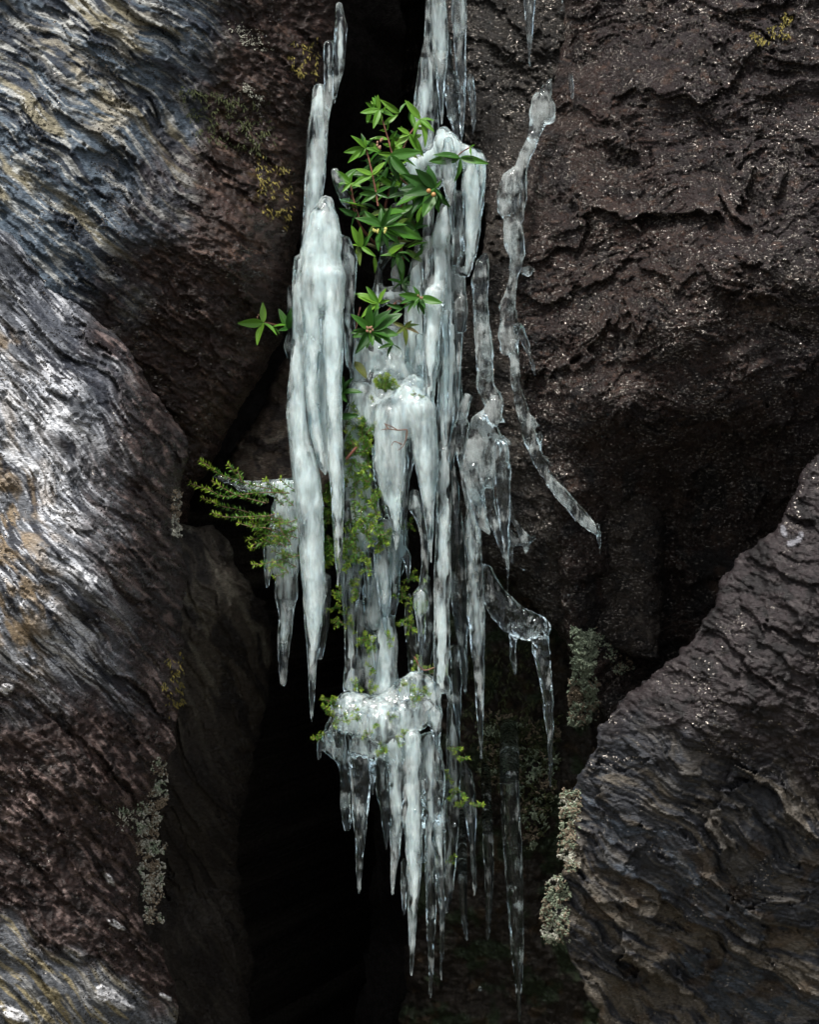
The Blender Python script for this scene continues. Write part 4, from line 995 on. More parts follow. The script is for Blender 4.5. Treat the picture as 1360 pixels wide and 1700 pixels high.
o = formation('ice_ribbon', 'small crinkled ice strand curling down left of the blade icicle', 'ice ribbon', [
    ('ribbon', 0.5, 40, 0.8, [(776, 660, 8), (768, 690, 8), (760, 715, 9), (752, 740, 7), (748, 765, 5), (752, 790, 5), (756, 810, 6), (757, 835, 7), (758, 850, 4)]),
    ('ribbon', 0.5, 40, 0.8, [(772, 705, 8), (768, 730, 7), (766, 760, 6), (772, 800, 6), (780, 840, 6)]),
    ], lump=BUB, k=0.006, core=False)
o = formation('ice_ribbon', 'longest crinkled ice ribbon winding down the edge of the right rock', 'ice ribbon', [
    ('ribbon', 0.85, -5, 0.7, [(916, 131, 2), (908, 148, 9), (900, 170, 19), (899, 188, 20), (893, 206, 13), (886, 226, 9)]),
    ('ribbon', 0.85, -5, 0.7, [(908, 180, 14), (914, 196, 8)]),
    ('ribbon', 0.70, -15, 0.7, [(886, 226, 9), (875, 255, 10), (864, 280, 12), (850, 302, 19), (845, 325, 21), (842, 345, 17), (846, 362, 10), (852, 380, 16), (853, 400, 17), (856, 420, 15), (856, 445, 9)], 0.010),
    ('ribbon', 0.30, -10, 0.6, [(864, 290, 10), (866, 330, 9), (862, 360, 9)]),
    ('ribbon', 0.65, -10, 0.7, [(856, 440, 9), (852, 460, 8), (848, 485, 9), (842, 510, 12), (846, 540, 17), (846, 560, 18), (842, 578, 12)]),
    ('ribbon', 0.25, -15, 0.6, [(862, 430, 6), (866, 420, 5)]),
    ('icicle', 0.30, -30, 0.9, [(860, 545, 10), (867, 556, 8), (874, 570, 6), (880, 588, 4), (885, 605, 2.6), (888, 622, 1.8)]),
    ('ribbon', 0.62, -15, 0.7, [(852, 575, 8), (855, 600, 8), (857, 630, 9), (863, 660, 9), (871, 690, 10), (879, 720, 12), (888, 748, 11), (899, 775, 9), (913, 798, 9), (930, 818, 11), (948, 838, 11), (966, 858, 12), (982, 874, 8), (992, 886, 4)]),
    ('ribbon', 0.55, -22, 0.6, [(893, 745, 6), (896, 725, 5), (898, 718, 2)]),
    ('ribbon', 0.30, -15, 0.6, [(905, 765, 6), (916, 774, 2)]),
    ('ribbon', 0.30, -15, 0.6, [(885, 700, 6), (894, 706, 3)]),
    ('icicle#2', 0.45, -25, 1.0, [(993, 872, 3), (995, 890, 4), (996, 905, 2.6), (996, 919, 1.7)]),
    ], lump=BUB, k=0.007, ripple=0.05, core=False)
drop(888, 626, -30, 3.0, o['icicle']); drop(996, 922, -25, 3.0, o['icicle#2'])
formation('ice_lump', 'small clear ice bead stuck on the right rock beside the winding ribbon', 'ice', [
    ('knob', 0.1, -30, 0.6, [(868, 452, 6), (878, 450, 8), (884, 448, 5)])], lump=0.003)
o = formation('ice_limb', 'dark clear ice limb bent like an arm low on the right rock', 'icicles', [
    ('limb', 0.16, 60, 0.7, [(806, 950, 14), (818, 985, 20), (836, 1010, 24), (856, 1030, 25), (880, 1040, 24), (898, 1042, 16)], 0.012),
    ('icicle#1', 0.16, 45, 0.9, [(893, 1036, 16), (896, 1060, 16), (901, 1090, 13), (906, 1127, 10.5), (910, 1165, 9), (913, 1205, 6.5), (914, 1245, 4.5), (915, 1280, 3), (915, 1306, 1.7)]),
    ('icicle#2', 0.15, 50, 0.9, [(856, 1045, 12), (851, 1065, 7), (852, 1085, 6), (854, 1105, 3.5), (856, 1119, 1.8)]),
    ('limb', 0.12, 60, 0.7, [(825, 1015, 8), (834, 1035, 5), (840, 1044, 2)]),
    ], lump=0.0018, k=0.008, core=False)
drop(856, 1121, 50, 2.4, o['icicle#2'])

# -- lower tier
o = formation('ice_cascade', 'low tier of bulging cloudy ice with a fringe of long clear spikes', 'frozen waterfall', [
    ('ice_body', 0.50, 40, 0.9, [(560, 1180, 13), (578, 1163, 17), (600, 1172, 19), (622, 1182, 22)], 0.018),
    ('ice_body', 0.52, 45, 0.9, [(622, 1180, 20), (648, 1168, 22), (672, 1150, 24), (690, 1138, 24), (708, 1140, 20), (720, 1160, 14), (724, 1185, 11)], 0.018),
    ('ice_body', 0.58, 22, 0.9, [(566, 1200, 15), (588, 1198, 22), (612, 1204, 26), (645, 1212, 25)], 0.018),
    ('ice_body', 0.58, 20, 0.9, [(640, 1204, 27), (668, 1200, 28), (692, 1188, 24), (706, 1178, 17)], 0.018),
    ('ice_body', 0.50, 40, 0.8, [(600, 1238, 20), (640, 1246, 20), (675, 1244, 20), (695, 1236, 16)], 0.012),
    ('ice_body', 0.42, 30, 0.8, [(585, 1185, 18), (640, 1190, 22), (690, 1178, 20)], 0.018), ('ice_body', 0.45, 5, 0.9, [(600, 1190, 9)], 0.014), ('ice_body', 0.45, 0, 0.9, [(660, 1188, 10)], 0.014), ('ice_body', 0.4, 8, 0.9, [(628, 1225, 11)], 0.014), ('ice_body', 0.4, 0, 0.9, [(688, 1170, 9)], 0.014),
    ('icicle#15', 0.30, 5, 1.0, [(618, 1235, 8), (619, 1270, 6), (619, 1300, 3.5), (619, 1318, 1.8)]),
    ('icicle#16', 0.35, 0, 1.0, [(672, 1240, 8), (673, 1290, 6.5), (673, 1340, 4), (673, 1368, 1.8)]),
    ('icicle#17', 0.30, 22, 1.0, [(700, 1300, 7), (701, 1350, 6), (702, 1400, 4), (702, 1432, 1.8)]),
    ('icicle#1', 0.42, 10, 1.0, [(722, 1185, 13), (724, 1210, 10), (726, 1232, 5), (726, 1247, 2)]),
    ('icicle#2', 0.30, 20, 0.9, [(604, 1225, 20), (602, 1250, 20), (600, 1285, 19), (599, 1320, 16), (598, 1350, 12.5), (598, 1403, 8), (597, 1440, 5.5), (596, 1465, 3.5), (596, 1481, 2)]),
    ('icicle#3', 0.15, 60, 1.0, [(572, 1230, 10), (572, 1280, 9), (573, 1330, 8.5), (575, 1360, 7.5), (576, 1376, 5)]),
    ('icicle#4', 0.20, 35, 1.0, [(632, 1240, 10), (633, 1280, 10), (635, 1320, 10), (639, 1345, 8), (641, 1375, 6), (641, 1400, 3), (641, 1410, 2)]),
    ('icicle#5', 0.55, 10, 1.0, [(655, 1230, 17), (659, 1270, 15), (661, 1310, 14), (660, 1350, 12), (657, 1390, 10), (656, 1425, 7), (653, 1455, 4.5), (652, 1484, 2)]),
    ('icicle#6', 0.60, 5, 1.0, [(684, 1225, 15), (685, 1270, 14), (685, 1320, 14), (686, 1370, 15), (687, 1420, 14), (687, 1470, 11), (686, 1505, 9), (685, 1545, 6.5), (684, 1585, 4), (683, 1618, 2)]),
    ('icicle#7', 0.45, 35, 0.8, [(715, 1230, 16), (718, 1270, 20), (720, 1310, 20), (717, 1355, 16)], 0.010),
    ('icicle#7', 0.25, 35, 1.0, [(712, 1350, 13), (714, 1400, 11), (716, 1450, 10), (716, 1500, 9), (716, 1550, 7), (716, 1600, 5), (715, 1640, 3), (715, 1655, 2)]),
    ('icicle#8', 0.35, 20, 1.0, [(729, 1330, 10), (729, 1390, 10), (731, 1430, 8), (731, 1448, 9), (731, 1462, 6.5), (733, 1490, 5), (733, 1520, 3), (733, 1533, 1.8)]),
    ('icicle#9', 0.20, 50, 1.0, [(735, 1490, 5), (734, 1560, 3.6), (733, 1600, 2.6), (733, 1627, 1.8)]),
    ('icicle#10', 0.20, 30, 1.0, [(671, 1430, 5), (671, 1480, 5), (671, 1505, 3.5), (671, 1519, 1.8)]),
    ('ice_body', 0.42, 55, 0.6, [(560, 1200, 16), (548, 1225, 15), (545, 1240, 12), (562, 1250, 14), (576, 1262, 10)], 0.012),
    ('icicle#11', 0.30, 40, 0.9, [(533, 1235, 6), (530, 1250, 4), (529, 1262, 1.8)]),
    ('icicle#12', 0.30, 35, 1.0, [(548, 1215, 6), (553, 1240, 4.5), (555, 1260, 2)]),
    ('icicle#13', 0.25, 25, 1.0, [(566, 1215, 6), (571, 1250, 5), (574, 1275, 2)]),
    ('icicle#14', 0.30, 40, 1.0, [(706, 1250, 6), (708, 1275, 4), (709, 1290, 2)]),
    ], k=0.0055, lump=0.0010)
for k_, (x, y, d) in {'icicle#2': (596, 1484, 20), 'icicle#4': (641, 1412, 35), 'icicle#6': (683, 1622, 5), 'icicle#7': (715, 1658, 35), 'icicle#9': (733, 1630, 50)}.items():
    if k_ in o: drop(x, y, d, 3.0, o[k_])
# -- dim columns behind
formation('ice_column', 'dim grey ice column standing behind the lower tier at right', 'ice column', [
    ('column', 0.30, 110, 0.7, [(752, 1160, 8), (753, 1230, 12), (753, 1300, 12), (750, 1380, 12), (746, 1450, 10), (744, 1490, 8), (742, 1515, 3)])])
formation('icicle', 'dim rounded ice hump ending in a thin icicle behind the lower tier', 'icicle', [
    ('icicle', 0.22, 160, 0.8, [(768, 1262, 5), (772, 1285, 12), (776, 1320, 14), (782, 1350, 10), (784, 1400, 6), (787, 1440, 5), (788, 1470, 3), (788, 1488, 1.6)])])
formation('icicle', 'longest dark icicle hanging in the shaded recess at lower right', 'icicle', [
    ('icicle', 0.05, 240, 0.9, [(846, 1180, 10, 330), (846, 1215, 15, 200), (846, 1290, 16), (850, 1380, 16), (855, 1470, 15), (858, 1540, 13), (860, 1590, 10), (861, 1630, 6), (862, 1670, 3.5), (862, 1696, 2)])], group=None)
formation('icicle', 'thin dark icicle in the recess just left of the longest dark one', 'icicle', [
    ('icicle', 0.04, 260, 0.9, [(806, 1240, 5, 330), (807, 1290, 8, 200), (810, 1380, 9), (812, 1450, 8), (812, 1510, 5), (810, 1560, 2)])])
formation('icicle', 'faint dark icicle in the recess nearest the dim grey ice column', 'icicle', [
    ('icicle', 0.04, 220, 0.9, [(766, 1310, 5, 380), (767, 1360, 8, 240), (768, 1450, 8), (770, 1520, 6), (775, 1560, 2)])])
# ------------------------------------------------------------------ plants
def leaf_material(name, cols, rough=0.32):
    m, nt, out = mat_new(name)
    oi = node(nt, 'ShaderNodeObjectInfo')
    at = node(nt, 'ShaderNodeAttribute', attribute_name='leaf_v')
    tc = node(nt, 'ShaderNodeTexCoord')
    n = node(nt, 'ShaderNodeTexNoise', Scale=160.0, Detail=3.0)
    nt.links.new(tc.outputs['Object'], n.inputs['Vector'])
    ad = node(nt, 'ShaderNodeMath', operation='MULTIPLY_ADD'); nt.links.new(n.outputs[0], ad.inputs[0]); ad.inputs[1].default_value = 0.35
    mx = node(nt, 'ShaderNodeMath', operation='ADD'); nt.links.new(oi.outputs['Random'], mx.inputs[0]); nt.links.new(at.outputs['Fac'], mx.inputs[1])
    fr = node(nt, 'ShaderNodeMath', operation='FRACT'); nt.links.new(mx.outputs[0], fr.inputs[0])
    m2 = node(nt, 'ShaderNodeMath', operation='MULTIPLY_ADD'); nt.links.new(fr.outputs[0], m2.inputs[0]); m2.inputs[1].default_value = 0.85; m2.inputs[2].default_value = -0.1
    nt.links.new(m2.outputs[0], ad.inputs[2])
    rp = node(nt, 'ShaderNodeValToRGB')
    el = rp.color_ramp.elements
    el[0].position = 0.0; el[0].color = cols[0] + (1,)
    el[1].position = 1.0; el[1].color = cols[-1] + (1,)
    for i, c in enumerate(cols[1:-1]):
        e = el.new((i + 1) / (len(cols) - 1)); e.color = c + (1,)
    nt.links.new(ad.outputs[0], rp.inputs[0])
    b = node(nt, 'ShaderNodeBsdfPrincipled', Roughness=rough)
    b.inputs['Specular IOR Level'].default_value = 0.3
    nt.links.new(rp.outputs[0], b.inputs['Base Color'])
    t = node(nt, 'ShaderNodeBsdfTranslucent'); nt.links.new(rp.outputs[0], t.inputs['Color'])
    ms = node(nt, 'ShaderNodeMixShader'); ms.inputs[0].default_value = 0.25
    nt.links.new(b.outputs[0], ms.inputs[1]); nt.links.new(t.outputs[0], ms.inputs[2])
    nt.links.new(ms.outputs[0], out.inputs[0])
    return m
def plain_material(name, c1, c2, rough=0.6, scale=90.0):
    m, nt, out = mat_new(name)
    tc = node(nt, 'ShaderNodeTexCoord')
    n = node(nt, 'ShaderNodeTexNoise', Scale=scale, Detail=4.0)
    nt.links.new(tc.outputs['Object'], n.inputs['Vector'])
    rp = node(nt, 'ShaderNodeValToRGB')
    rp.color_ramp.elements[0].position = 0.3; rp.color_ramp.elements[1].position = 0.7
    rp.color_ramp.elements[0].color = c1 + (1,); rp.color_ramp.elements[1].color = c2 + (1,)
    nt.links.new(n.outputs[0], rp.inputs[0])
    b = node(nt, 'ShaderNodeBsdfPrincipled', Roughness=rough)
    nt.links.new(rp.outputs[0], b.inputs['Base Color'])
    bm = node(nt, 'ShaderNodeBump', Strength=0.5, Distance=0.002)
    nt.links.new(n.outputs[0], bm.inputs['Height']); nt.links.new(bm.outputs[0], b.inputs['Normal'])
    nt.links.new(b.outputs[0], out.inputs[0])
    return m
M_leaf_dark = leaf_material('dark_glossy_leaf', [(0.010, 0.042, 0.006), (0.022, 0.085, 0.010), (0.05, 0.15, 0.016)], 0.42)
M_leaf_lit = leaf_material('lit_green_leaf', [(0.045, 0.14, 0.010), (0.08, 0.20, 0.016), (0.13, 0.26, 0.03)], 0.45)  # brighter copy of the leaf green: light on the leaves put into colour
M_leaf_old = leaf_material('ageing_leaf', [(0.10, 0.13, 0.02), (0.06, 0.12, 0.02), (0.13, 0.07, 0.03)], 0.4)
M_heath = leaf_material('heath_needle', [(0.03, 0.10, 0.012), (0.07, 0.18, 0.02), (0.14, 0.26, 0.03)], 0.4)
M_heath_tip = leaf_material('heath_tip', [(0.14, 0.26, 0.02), (0.22, 0.34, 0.03), (0.30, 0.40, 0.05)], 0.4)
M_stem = plain_material('reddish_stem', (0.11, 0.035, 0.025), (0.20, 0.085, 0.055), 0.5)
M_twig = plain_material('brown_twig', (0.06, 0.028, 0.018), (0.16, 0.08, 0.045), 0.6)
M_berry = plain_material('berry', (0.26, 0.13, 0.04), (0.38, 0.22, 0.08), 0.3, 300.0)
M_bud = plain_material('flower_bud', (0.30, 0.30, 0.05), (0.42, 0.40, 0.14), 0.5, 300.0)
M_husk = plain_material('dry_husk', (0.14, 0.065, 0.04), (0.30, 0.18, 0.11), 0.7, 300.0)

def tube(name, pts, r0, r1, mat, parent=None, seg=7):
    """smooth stem through points"""
    p = np.array(pts, float)
    if len(p) > 2:
        out = []
        for i in range(len(p) - 1):
            a = p[max(i - 1, 0)]; b = p[i]; c = p[i + 1]; d = p[min(i + 2, len(p) - 1)]
            for t in np.linspace(0, 1, 5, endpoint=False):
                out.append(0.5 * ((2 * b) + (c - a) * t + (2 * a - 5 * b + 4 * c - d) * t * t + (3 * b - a - 3 * c + d) * t ** 3))
        out.append(p[-1]); p = np.array(out)
    n = len(p)
    tg = np.gradient(p, axis=0); tg /= np.linalg.norm(tg, axis=1, keepdims=True) + 1e-9
    up = np.array([0.1, 1, 0.2]); sx = np.cross(tg, up); sx /= np.linalg.norm(sx, axis=1, keepdims=True) + 1e-9
    sy = np.cross(tg, sx)
    r = np.linspace(r0, r1, n)[:, None, None] * (1 + 0.12 * np.sin(np.arange(n) * 1.7))[:, None, None]
    a = np.linspace(0, 2 * np.pi, seg, endpoint=False)
    ring = p[:, None] + r * (np.cos(a)[None, :, None] * sx[:, None] + np.sin(a)[None, :, None] * sy[:, None])
    ids = np.arange(n * seg).reshape(n, seg); nx = np.roll(ids, -1, 1)
    q = np.stack([ids[:-1], nx[:-1], nx[1:], ids[1:]], -1).reshape(-1, 4)
    me = np_mesh(name, ring.reshape(-1, 3), q)
    return link_mesh(name, me, mat, parent)

def leaf_template(name, mat, curl, fold, wid):
    """lance-shaped leaf, base at origin, along +Y, one unit long, with a folded midrib and a raised vein"""
    nl, nw = 13, 6
    t = np.linspace(0, 1, nl)
    prof = wid * np.sin(np.pi * np.clip(t, 0, 1) ** 0.85) ** 0.8 * (1 - 0.25 * t) + 0.006
    prof[-1] = 0.003
    v = []
    for i in range(nl):
        for j in range(-3, 4):
            x = prof[i] * j / 3
            z = fold * abs(j / 3) * prof[i] * 1.0 - curl * t[i] ** 2 - (0.010 if j == 0 else 0)
            z += 0.008 * math.sin(9 * t[i] + abs(j)) * abs(j) / 3
            v.append((x, t[i], z))
    v = np.array(v)
    nn = len(v)
    ids = np.arange(nn).reshape(nl, 7)
    q = np.stack([ids[:-1, :-1], ids[:-1, 1:], ids[1:, 1:], ids[1:, :-1]], -1).reshape(-1, 4)
    me = np_mesh(name, v, q)
    set_float(me, 'leaf_v', np.zeros(nn))
    me.materials.append(mat)
    return me
LEAF = {k: [leaf_template('leaf', m, c, f, w_) for c, f, w_ in ((0.10, 0.35, 0.16), (0.20, 0.5, 0.145), (0.02, 0.28, 0.175), (0.28, 0.4, 0.15))]
        for k, m in (('d', M_leaf_dark), ('l', M_leaf_lit), ('o', M_leaf_old))}

from mathutils import Matrix
def place_leaf(parent, b, tip, kind='d', droop=None, roll=None, wide=1.0):
    wide *= 1.0
    """leaf from base point to tip point, its face turned roughly to the light"""
    b, tip = Vector(b), Vector(tip)
    ay = tip - b; L = ay.length; ay.normalize()
    nrm = Vector((rng.uniform(-0.5, 0.5), -0.9, 0.55 + rng.uniform(-0.35, 0.35)))
    az = nrm - ay * nrm.dot(ay); az.normalize()
    if roll is None: roll = rng.uniform(-0.7, 0.7)
    ax = ay.cross(az); az = (az * math.cos(roll) + ax * math.sin(roll)).normalized(); ax = ay.cross(az)
    m = Matrix((ax * L * wide, ay * L, az * L)).transposed().to_4x4(); m.translation = b
    o = bpy.data.objects.new('leaf', rng.choice(LEAF[kind])); COL.objects.link(o)
    o.parent = parent; o.matrix_parent_inverse = parent_inv(parent)
    o.matrix_basis = m
    return o

def rosette(parent, c, tips, dep, kind='d', out=-18, wide=1.0):
    for tx, ty in tips:
        L = math.hypot(tx - c[0], ty - c[1])
        dz = rng.uniform(-0.35, 0.25) * L + out * 0.4
        place_leaf(parent, P(c[0], c[1], dep * 0.001), P(tx, ty, (dep + dz) * 0.001), kind, wide=wide)

def stem_leaves(parent, pts, dep, L, step, kind='d', tip=True, r=1.6):
    """a stem with opposite leaf pairs"""
    w3 = [P(x, y, (dep + (z if len(q) else 0)) * 0.001) for (x, y, *q) in pts for z in ([q[0]] if q else [0])]
    tube('stem', w3, r * 0.0011, r * 0.0007, M_stem, parent)
    acc = 0.0; turn = rng.random() * 3
    for (a, b) in zip(pts[:-1], pts[1:]):
        a2, b2 = np.array(a[:2], float), np.array(b[:2], float)
        l = np.linalg.norm(b2 - a2); d = (b2 - a2) / l; nrm = np.array([-d[1], d[0]])
        x = step - acc if acc else step * 0.5
        while x < l:
            p = a2 + d * x
            turn += math.pi / 2 + rng.uniform(-0.3, 0.3)
            for sgn in (-1, 1):
                c_ = math.cos(turn) * sgn; s_ = math.sin(turn) * sgn
                if abs(c_) < 0.25: c_ = 0.4 * sgn
                LL = L * rng.uniform(0.75, 1.1)
                e = p + nrm * c_ * LL * 0.85 + d * LL * rng.uniform(0.25, 0.6)
                place_leaf(parent, P(p[0], p[1], dep * 0.001), P(e[0], e[1], (dep - s_ * LL * 0.6) * 0.001), kind)
            x += step
        acc = (l - (x - step)) % step
    if tip:
        e = np.array(pts[-1][:2], float); d = e - np.array(pts[-2][:2], float); d /= np.linalg.norm(d) + 1e-6
        for k in range(4):
            an = rng.uniform(-0.9, 0.9)
            dd = np.array([d[0] * math.cos(an) - d[1] * math.sin(an), d[0] * math.sin(an) + d[1] * math.cos(an)])
            t = e + dd * L * rng.uniform(0.6, 0.95)
            place_leaf(parent, P(e[0], e[1], dep * 0.001), P(t[0], t[1], (dep + rng.uniform(-12, 12)) * 0.001), kind)

def balls(name, centres, r, mat, parent, squash=1.0):
    th = np.linspace(0, np.pi, 7); ph = np.linspace(0, 2 * np.pi, 9, endpoint=False)
    T, F = np.meshgrid(th, ph, indexing='ij')
    u = np.stack([np.sin(T) * np.cos(F), np.sin(T) * np.sin(F), np.cos(T) * squash], -1).reshape(-1, 3)
    ids = np.arange(63).reshape(7, 9); nx = np.roll(ids, -1, 1)
    q = np.stack([ids[:-1], ids[1:], nx[1:], nx[:-1]], -1).reshape(-1, 4)
    for c in centres:
        me = np_mesh(name, np.array(c) + u * r, q)
        link_mesh(name, me, mat, parent)

# -- the glossy shrub growing out of the cleft
t = empty('shrub', P(650, 440, 0.1), 'large glossy green broadleaf shrub rooted in the dark cleft', 'shrub', 'broadleaf sprigs among the ice')
tube('stem', [P(660, 470, 0.12), P(668, 430, 0.10), P(662, 390, 0.08), P(668, 340, 0.05), P(700, 300, 0.02), P(722, 310, -0.02)], 0.0032, 0.0018, M_stem, t)
tube('stem', [P(664, 400, 0.09), P(640, 350, 0.08), P(655, 300, 0.05), P(668, 270, 0.03)], 0.003, 0.0018, M_stem, t)
tube('stem', [P(640, 420, 0.12), P(605, 385, 0.08), P(588, 350, 0.06), P(582, 310, 0.04)], 0.0026, 0.0014, M_stem, t)
tube('stem', [P(640, 400, 0.10), P(633, 376, 0.0)], 0.002, 0.0015, M_stem, t)
stem_leaves(t, [(668, 285), (654, 262), (645, 232), (637, 206), (630, 184)], 20, 33, 13, 'l')
rosette(t, (630, 182), [(627, 157), (598, 187), (637, 205), (612, 190), (655, 192), (620, 212)], 12, 'l')
stem_leaves(t, [(664, 262), (680, 224), (698, 199)], 0, 30, 22, 'l', tip=False)
rosette(t, (698, 198), [(673, 166), (722, 197), (683, 223), (712, 241), (720, 214)], -10, 'l')
rosette(t, (680, 222), [(656, 243), (703, 259), (660, 212), (664, 226), (690, 250)], -8, 'l', wide=1.1)
stem_leaves(t, [(628, 342), (621, 302), (613, 266), (607, 246)], 10, 34, 16, 'd')
rosette(t, (607, 246), [(588, 224), (605, 228), (570, 253), (577, 268), (596, 262), (630, 250)], 5, 'l')
rosette(t, (618, 290), [(585, 304), (596, 300), (640, 268), (636, 282), (590, 280)], 5, 'l')
rosette(t, (625, 320), [(596, 322), (600, 312), (648, 308), (645, 328), (600, 336)], 8, 'd')
stem_leaves(t, [(597, 365), (588, 335), (582, 306)], 25, 26, 12, 'd')
rosette(t, (582, 304), [(556, 282), (561, 304), (584, 288), (568, 318), (600, 310)], 15, 'l')
rosette(t, (722, 312), [(655, 336), (662, 312), (668, 290), (690, 280), (714, 274), (733, 300), (727, 352), (744, 346), (702, 360), (680, 352), (718, 345), (712, 280), (672, 322), (735, 330)], -25, 'd', wide=1.15)
for i in range(95):
    x = rng.gauss(645, 34); y = rng.gauss(320, 62)
    if not (575 < x < 725 and 185 < y < 440): continue
    a = rng.uniform(0, 6.28); l = rng.uniform(30, 46); dp = rng.uniform(15, 60)
    place_leaf(t, P(x, y, dp * 0.001), P(x + l * math.cos(a), y + l * math.sin(a) * 0.8, (dp - rng.uniform(-10, 25)) * 0.001), rng.choice('dddlldo'))
balls('berry', [P(712, 317, -0.05), P(720, 323, -0.052)], 0.0042, M_berry, t)
rosette(t, (633, 376), [(592, 358), (604, 350), (632, 344), (650, 345), (668, 352), (704, 391), (680, 396), (625, 416), (602, 396), (664, 402), (645, 410), (612, 384), (676, 372)], -25, 'd', wide=1.1)
balls('flower_bud', [P(624 + rng.uniform(-4, 4), 384 + rng.uniform(-3, 3), -0.045) for _ in range(5)] + [P(640 + rng.uniform(-2, 2), 382 + rng.uniform(-4, 4), -0.045) for _ in range(4)], 0.0018, M_bud, t, 1.7)
stem_leaves(t, [(650, 285), (672, 302), (690, 320)], 15, 40, 15, 'd')
rosette(t, (648, 258), [(668, 264), (692, 266), (662, 304), (682, 298), (635, 275), (700, 252)], 0, 'd')
rosette(t, (660, 420), [(668, 455), (660, 440), (682, 432), (650, 446), (690, 418), (672, 470)], 20, 'd')
rosette(t, (600, 410), [(583, 374), (585, 404), (598, 376), (612, 420), (622, 424), (590, 400)], 30, 'l')
rosette(t, (690, 380), [(668, 366), (706, 352), (712, 372), (698, 402), (676, 388)], 30, 'd')
rosette(t, (668, 470), [(690, 452), (652, 478), (680, 490), (645, 462), (700, 470)], 55, 'd')
balls('seed_husk', [P(632 + rng.uniform(-6, 3), 238 + rng.uniform(-8, 8), -0.005) for _ in range(8)], 0.0019, M_husk, t, 1.5)
tube('stem', [P(748, 275, 0.04), P(764, 255, 0.0), P(782, 244, -0.015)], 0.0014, 0.001, M_stem, t)
rosette(t, (764, 262), [(809, 269), (763, 302), (788, 258), (712, 268), (734, 262), (722, 252)], -12, 'd')
rosette(t, (781, 244), [(782, 258), (788, 240)], -18, 'l')

t = empty('shrub', P(640, 545, 0.07), 'broadleaf sprig with pointed leaf fans in front of the pale ice sheet', 'shrub', 'broadleaf sprigs among the ice')
tube('stem', [P(660, 500, 0.08), P(640, 520, 0.04), P(613, 548, -0.01)], 0.0022, 0.0014, M_stem, t)
tube('stem', [P(660, 500, 0.08), P(680, 505, 0.05), P(698, 494, 0.0)], 0.002, 0.0014, M_stem, t)
tube('stem', [P(598, 510, 0.05), P(592, 540, 0.045), P(588, 580, 0.05)], 0.0016, 0.001, M_stem, t)
rosette(t, (614, 548), [(586, 521), (613, 506), (628, 512), (645, 512), (668, 520), (662, 556), (655, 566), (594, 586), (608, 578), (585, 560), (586, 546), (636, 572), (648, 560), (620, 572), (582, 552)], -22, 'd', wide=1.2)
rosette(t, (628, 503), [(590, 482), (594, 492), (608, 476), (641, 478), (622, 520), (646, 498), (598, 522)], 0, 'l', wide=1.1)
rosette(t, (697, 494), [(687, 474), (662, 489), (672, 514), (686, 508), (702, 523), (735, 503), (664, 500), (706, 510), (690, 520)], -12, 'd', wide=1.1)
rosette(t, (668, 512), [(643, 506), (654, 520), (640, 532), (690, 500)], 10, 'd')
rosette(t, (672, 543), [(694, 536), (696, 552), (676, 572), (650, 534), (684, 532), (656, 556)], 15, 'o')
rosette(t, (652, 572), [(668, 582), (640, 590), (628, 577)], 15, 'd')
rosette(t, (589, 600), [(610, 627)], 10, 'o', wide=1.5)
balls('seed_husk', [P(614 + rng.uniform(-5, 6), 547 + rng.uniform(-4, 5), -0.032) for _ in range(10)], 0.0017, M_husk, t, 1.4)
balls('seed_husk', [P(698 + rng.uniform(-4, 4), 494 + rng.uniform(-4, 4), -0.02) for _ in range(6)], 0.0015, M_husk, t, 1.4)

t = empty('shrub', P(480, 545, 0.05), 'lone five leaf sprig poking out left of the milky column', 'shrub', 'broadleaf sprigs among the ice')
tube('stem', [P(500, 535, 0.05), P(468, 540, 0.0), P(438, 535, -0.03)], 0.0016, 0.0011, M_stem, t)
rosette(t, (437, 536), [(395, 537), (436, 501), (424, 571), (462, 552)], -38, 'l', wide=1.15)
rosette(t, (452, 542), [(475, 539), (466, 552)], -30, 'l', wide=1.2)
rosette(t, (478, 546), [(464, 512), (484, 513), (462, 548), (490, 528)], -2, 'd', wide=1.2)
balls('seed_husk', [P(427, 527, -0.042), P(429, 523, -0.042)], 0.0014, M_husk, t, 1.6)

t = empty('shrub', P(572, 660, 0.06), 'few small dark leaves beside the white dome behind the milky column', 'shrub', 'broadleaf sprigs among the ice')
tube('stem', [P(566, 690, 0.06), P(568, 655, 0.05), P(570, 625, 0.05)], 0.0014, 0.001, M_stem, t)
rosette(t, (566, 652), [(599, 645), (576, 668), (584, 624), (570, 625)], 5, 'd', wide=1.3)
rosette(t, (562, 692), [(593, 690)], 5, 'd', wide=1.3)

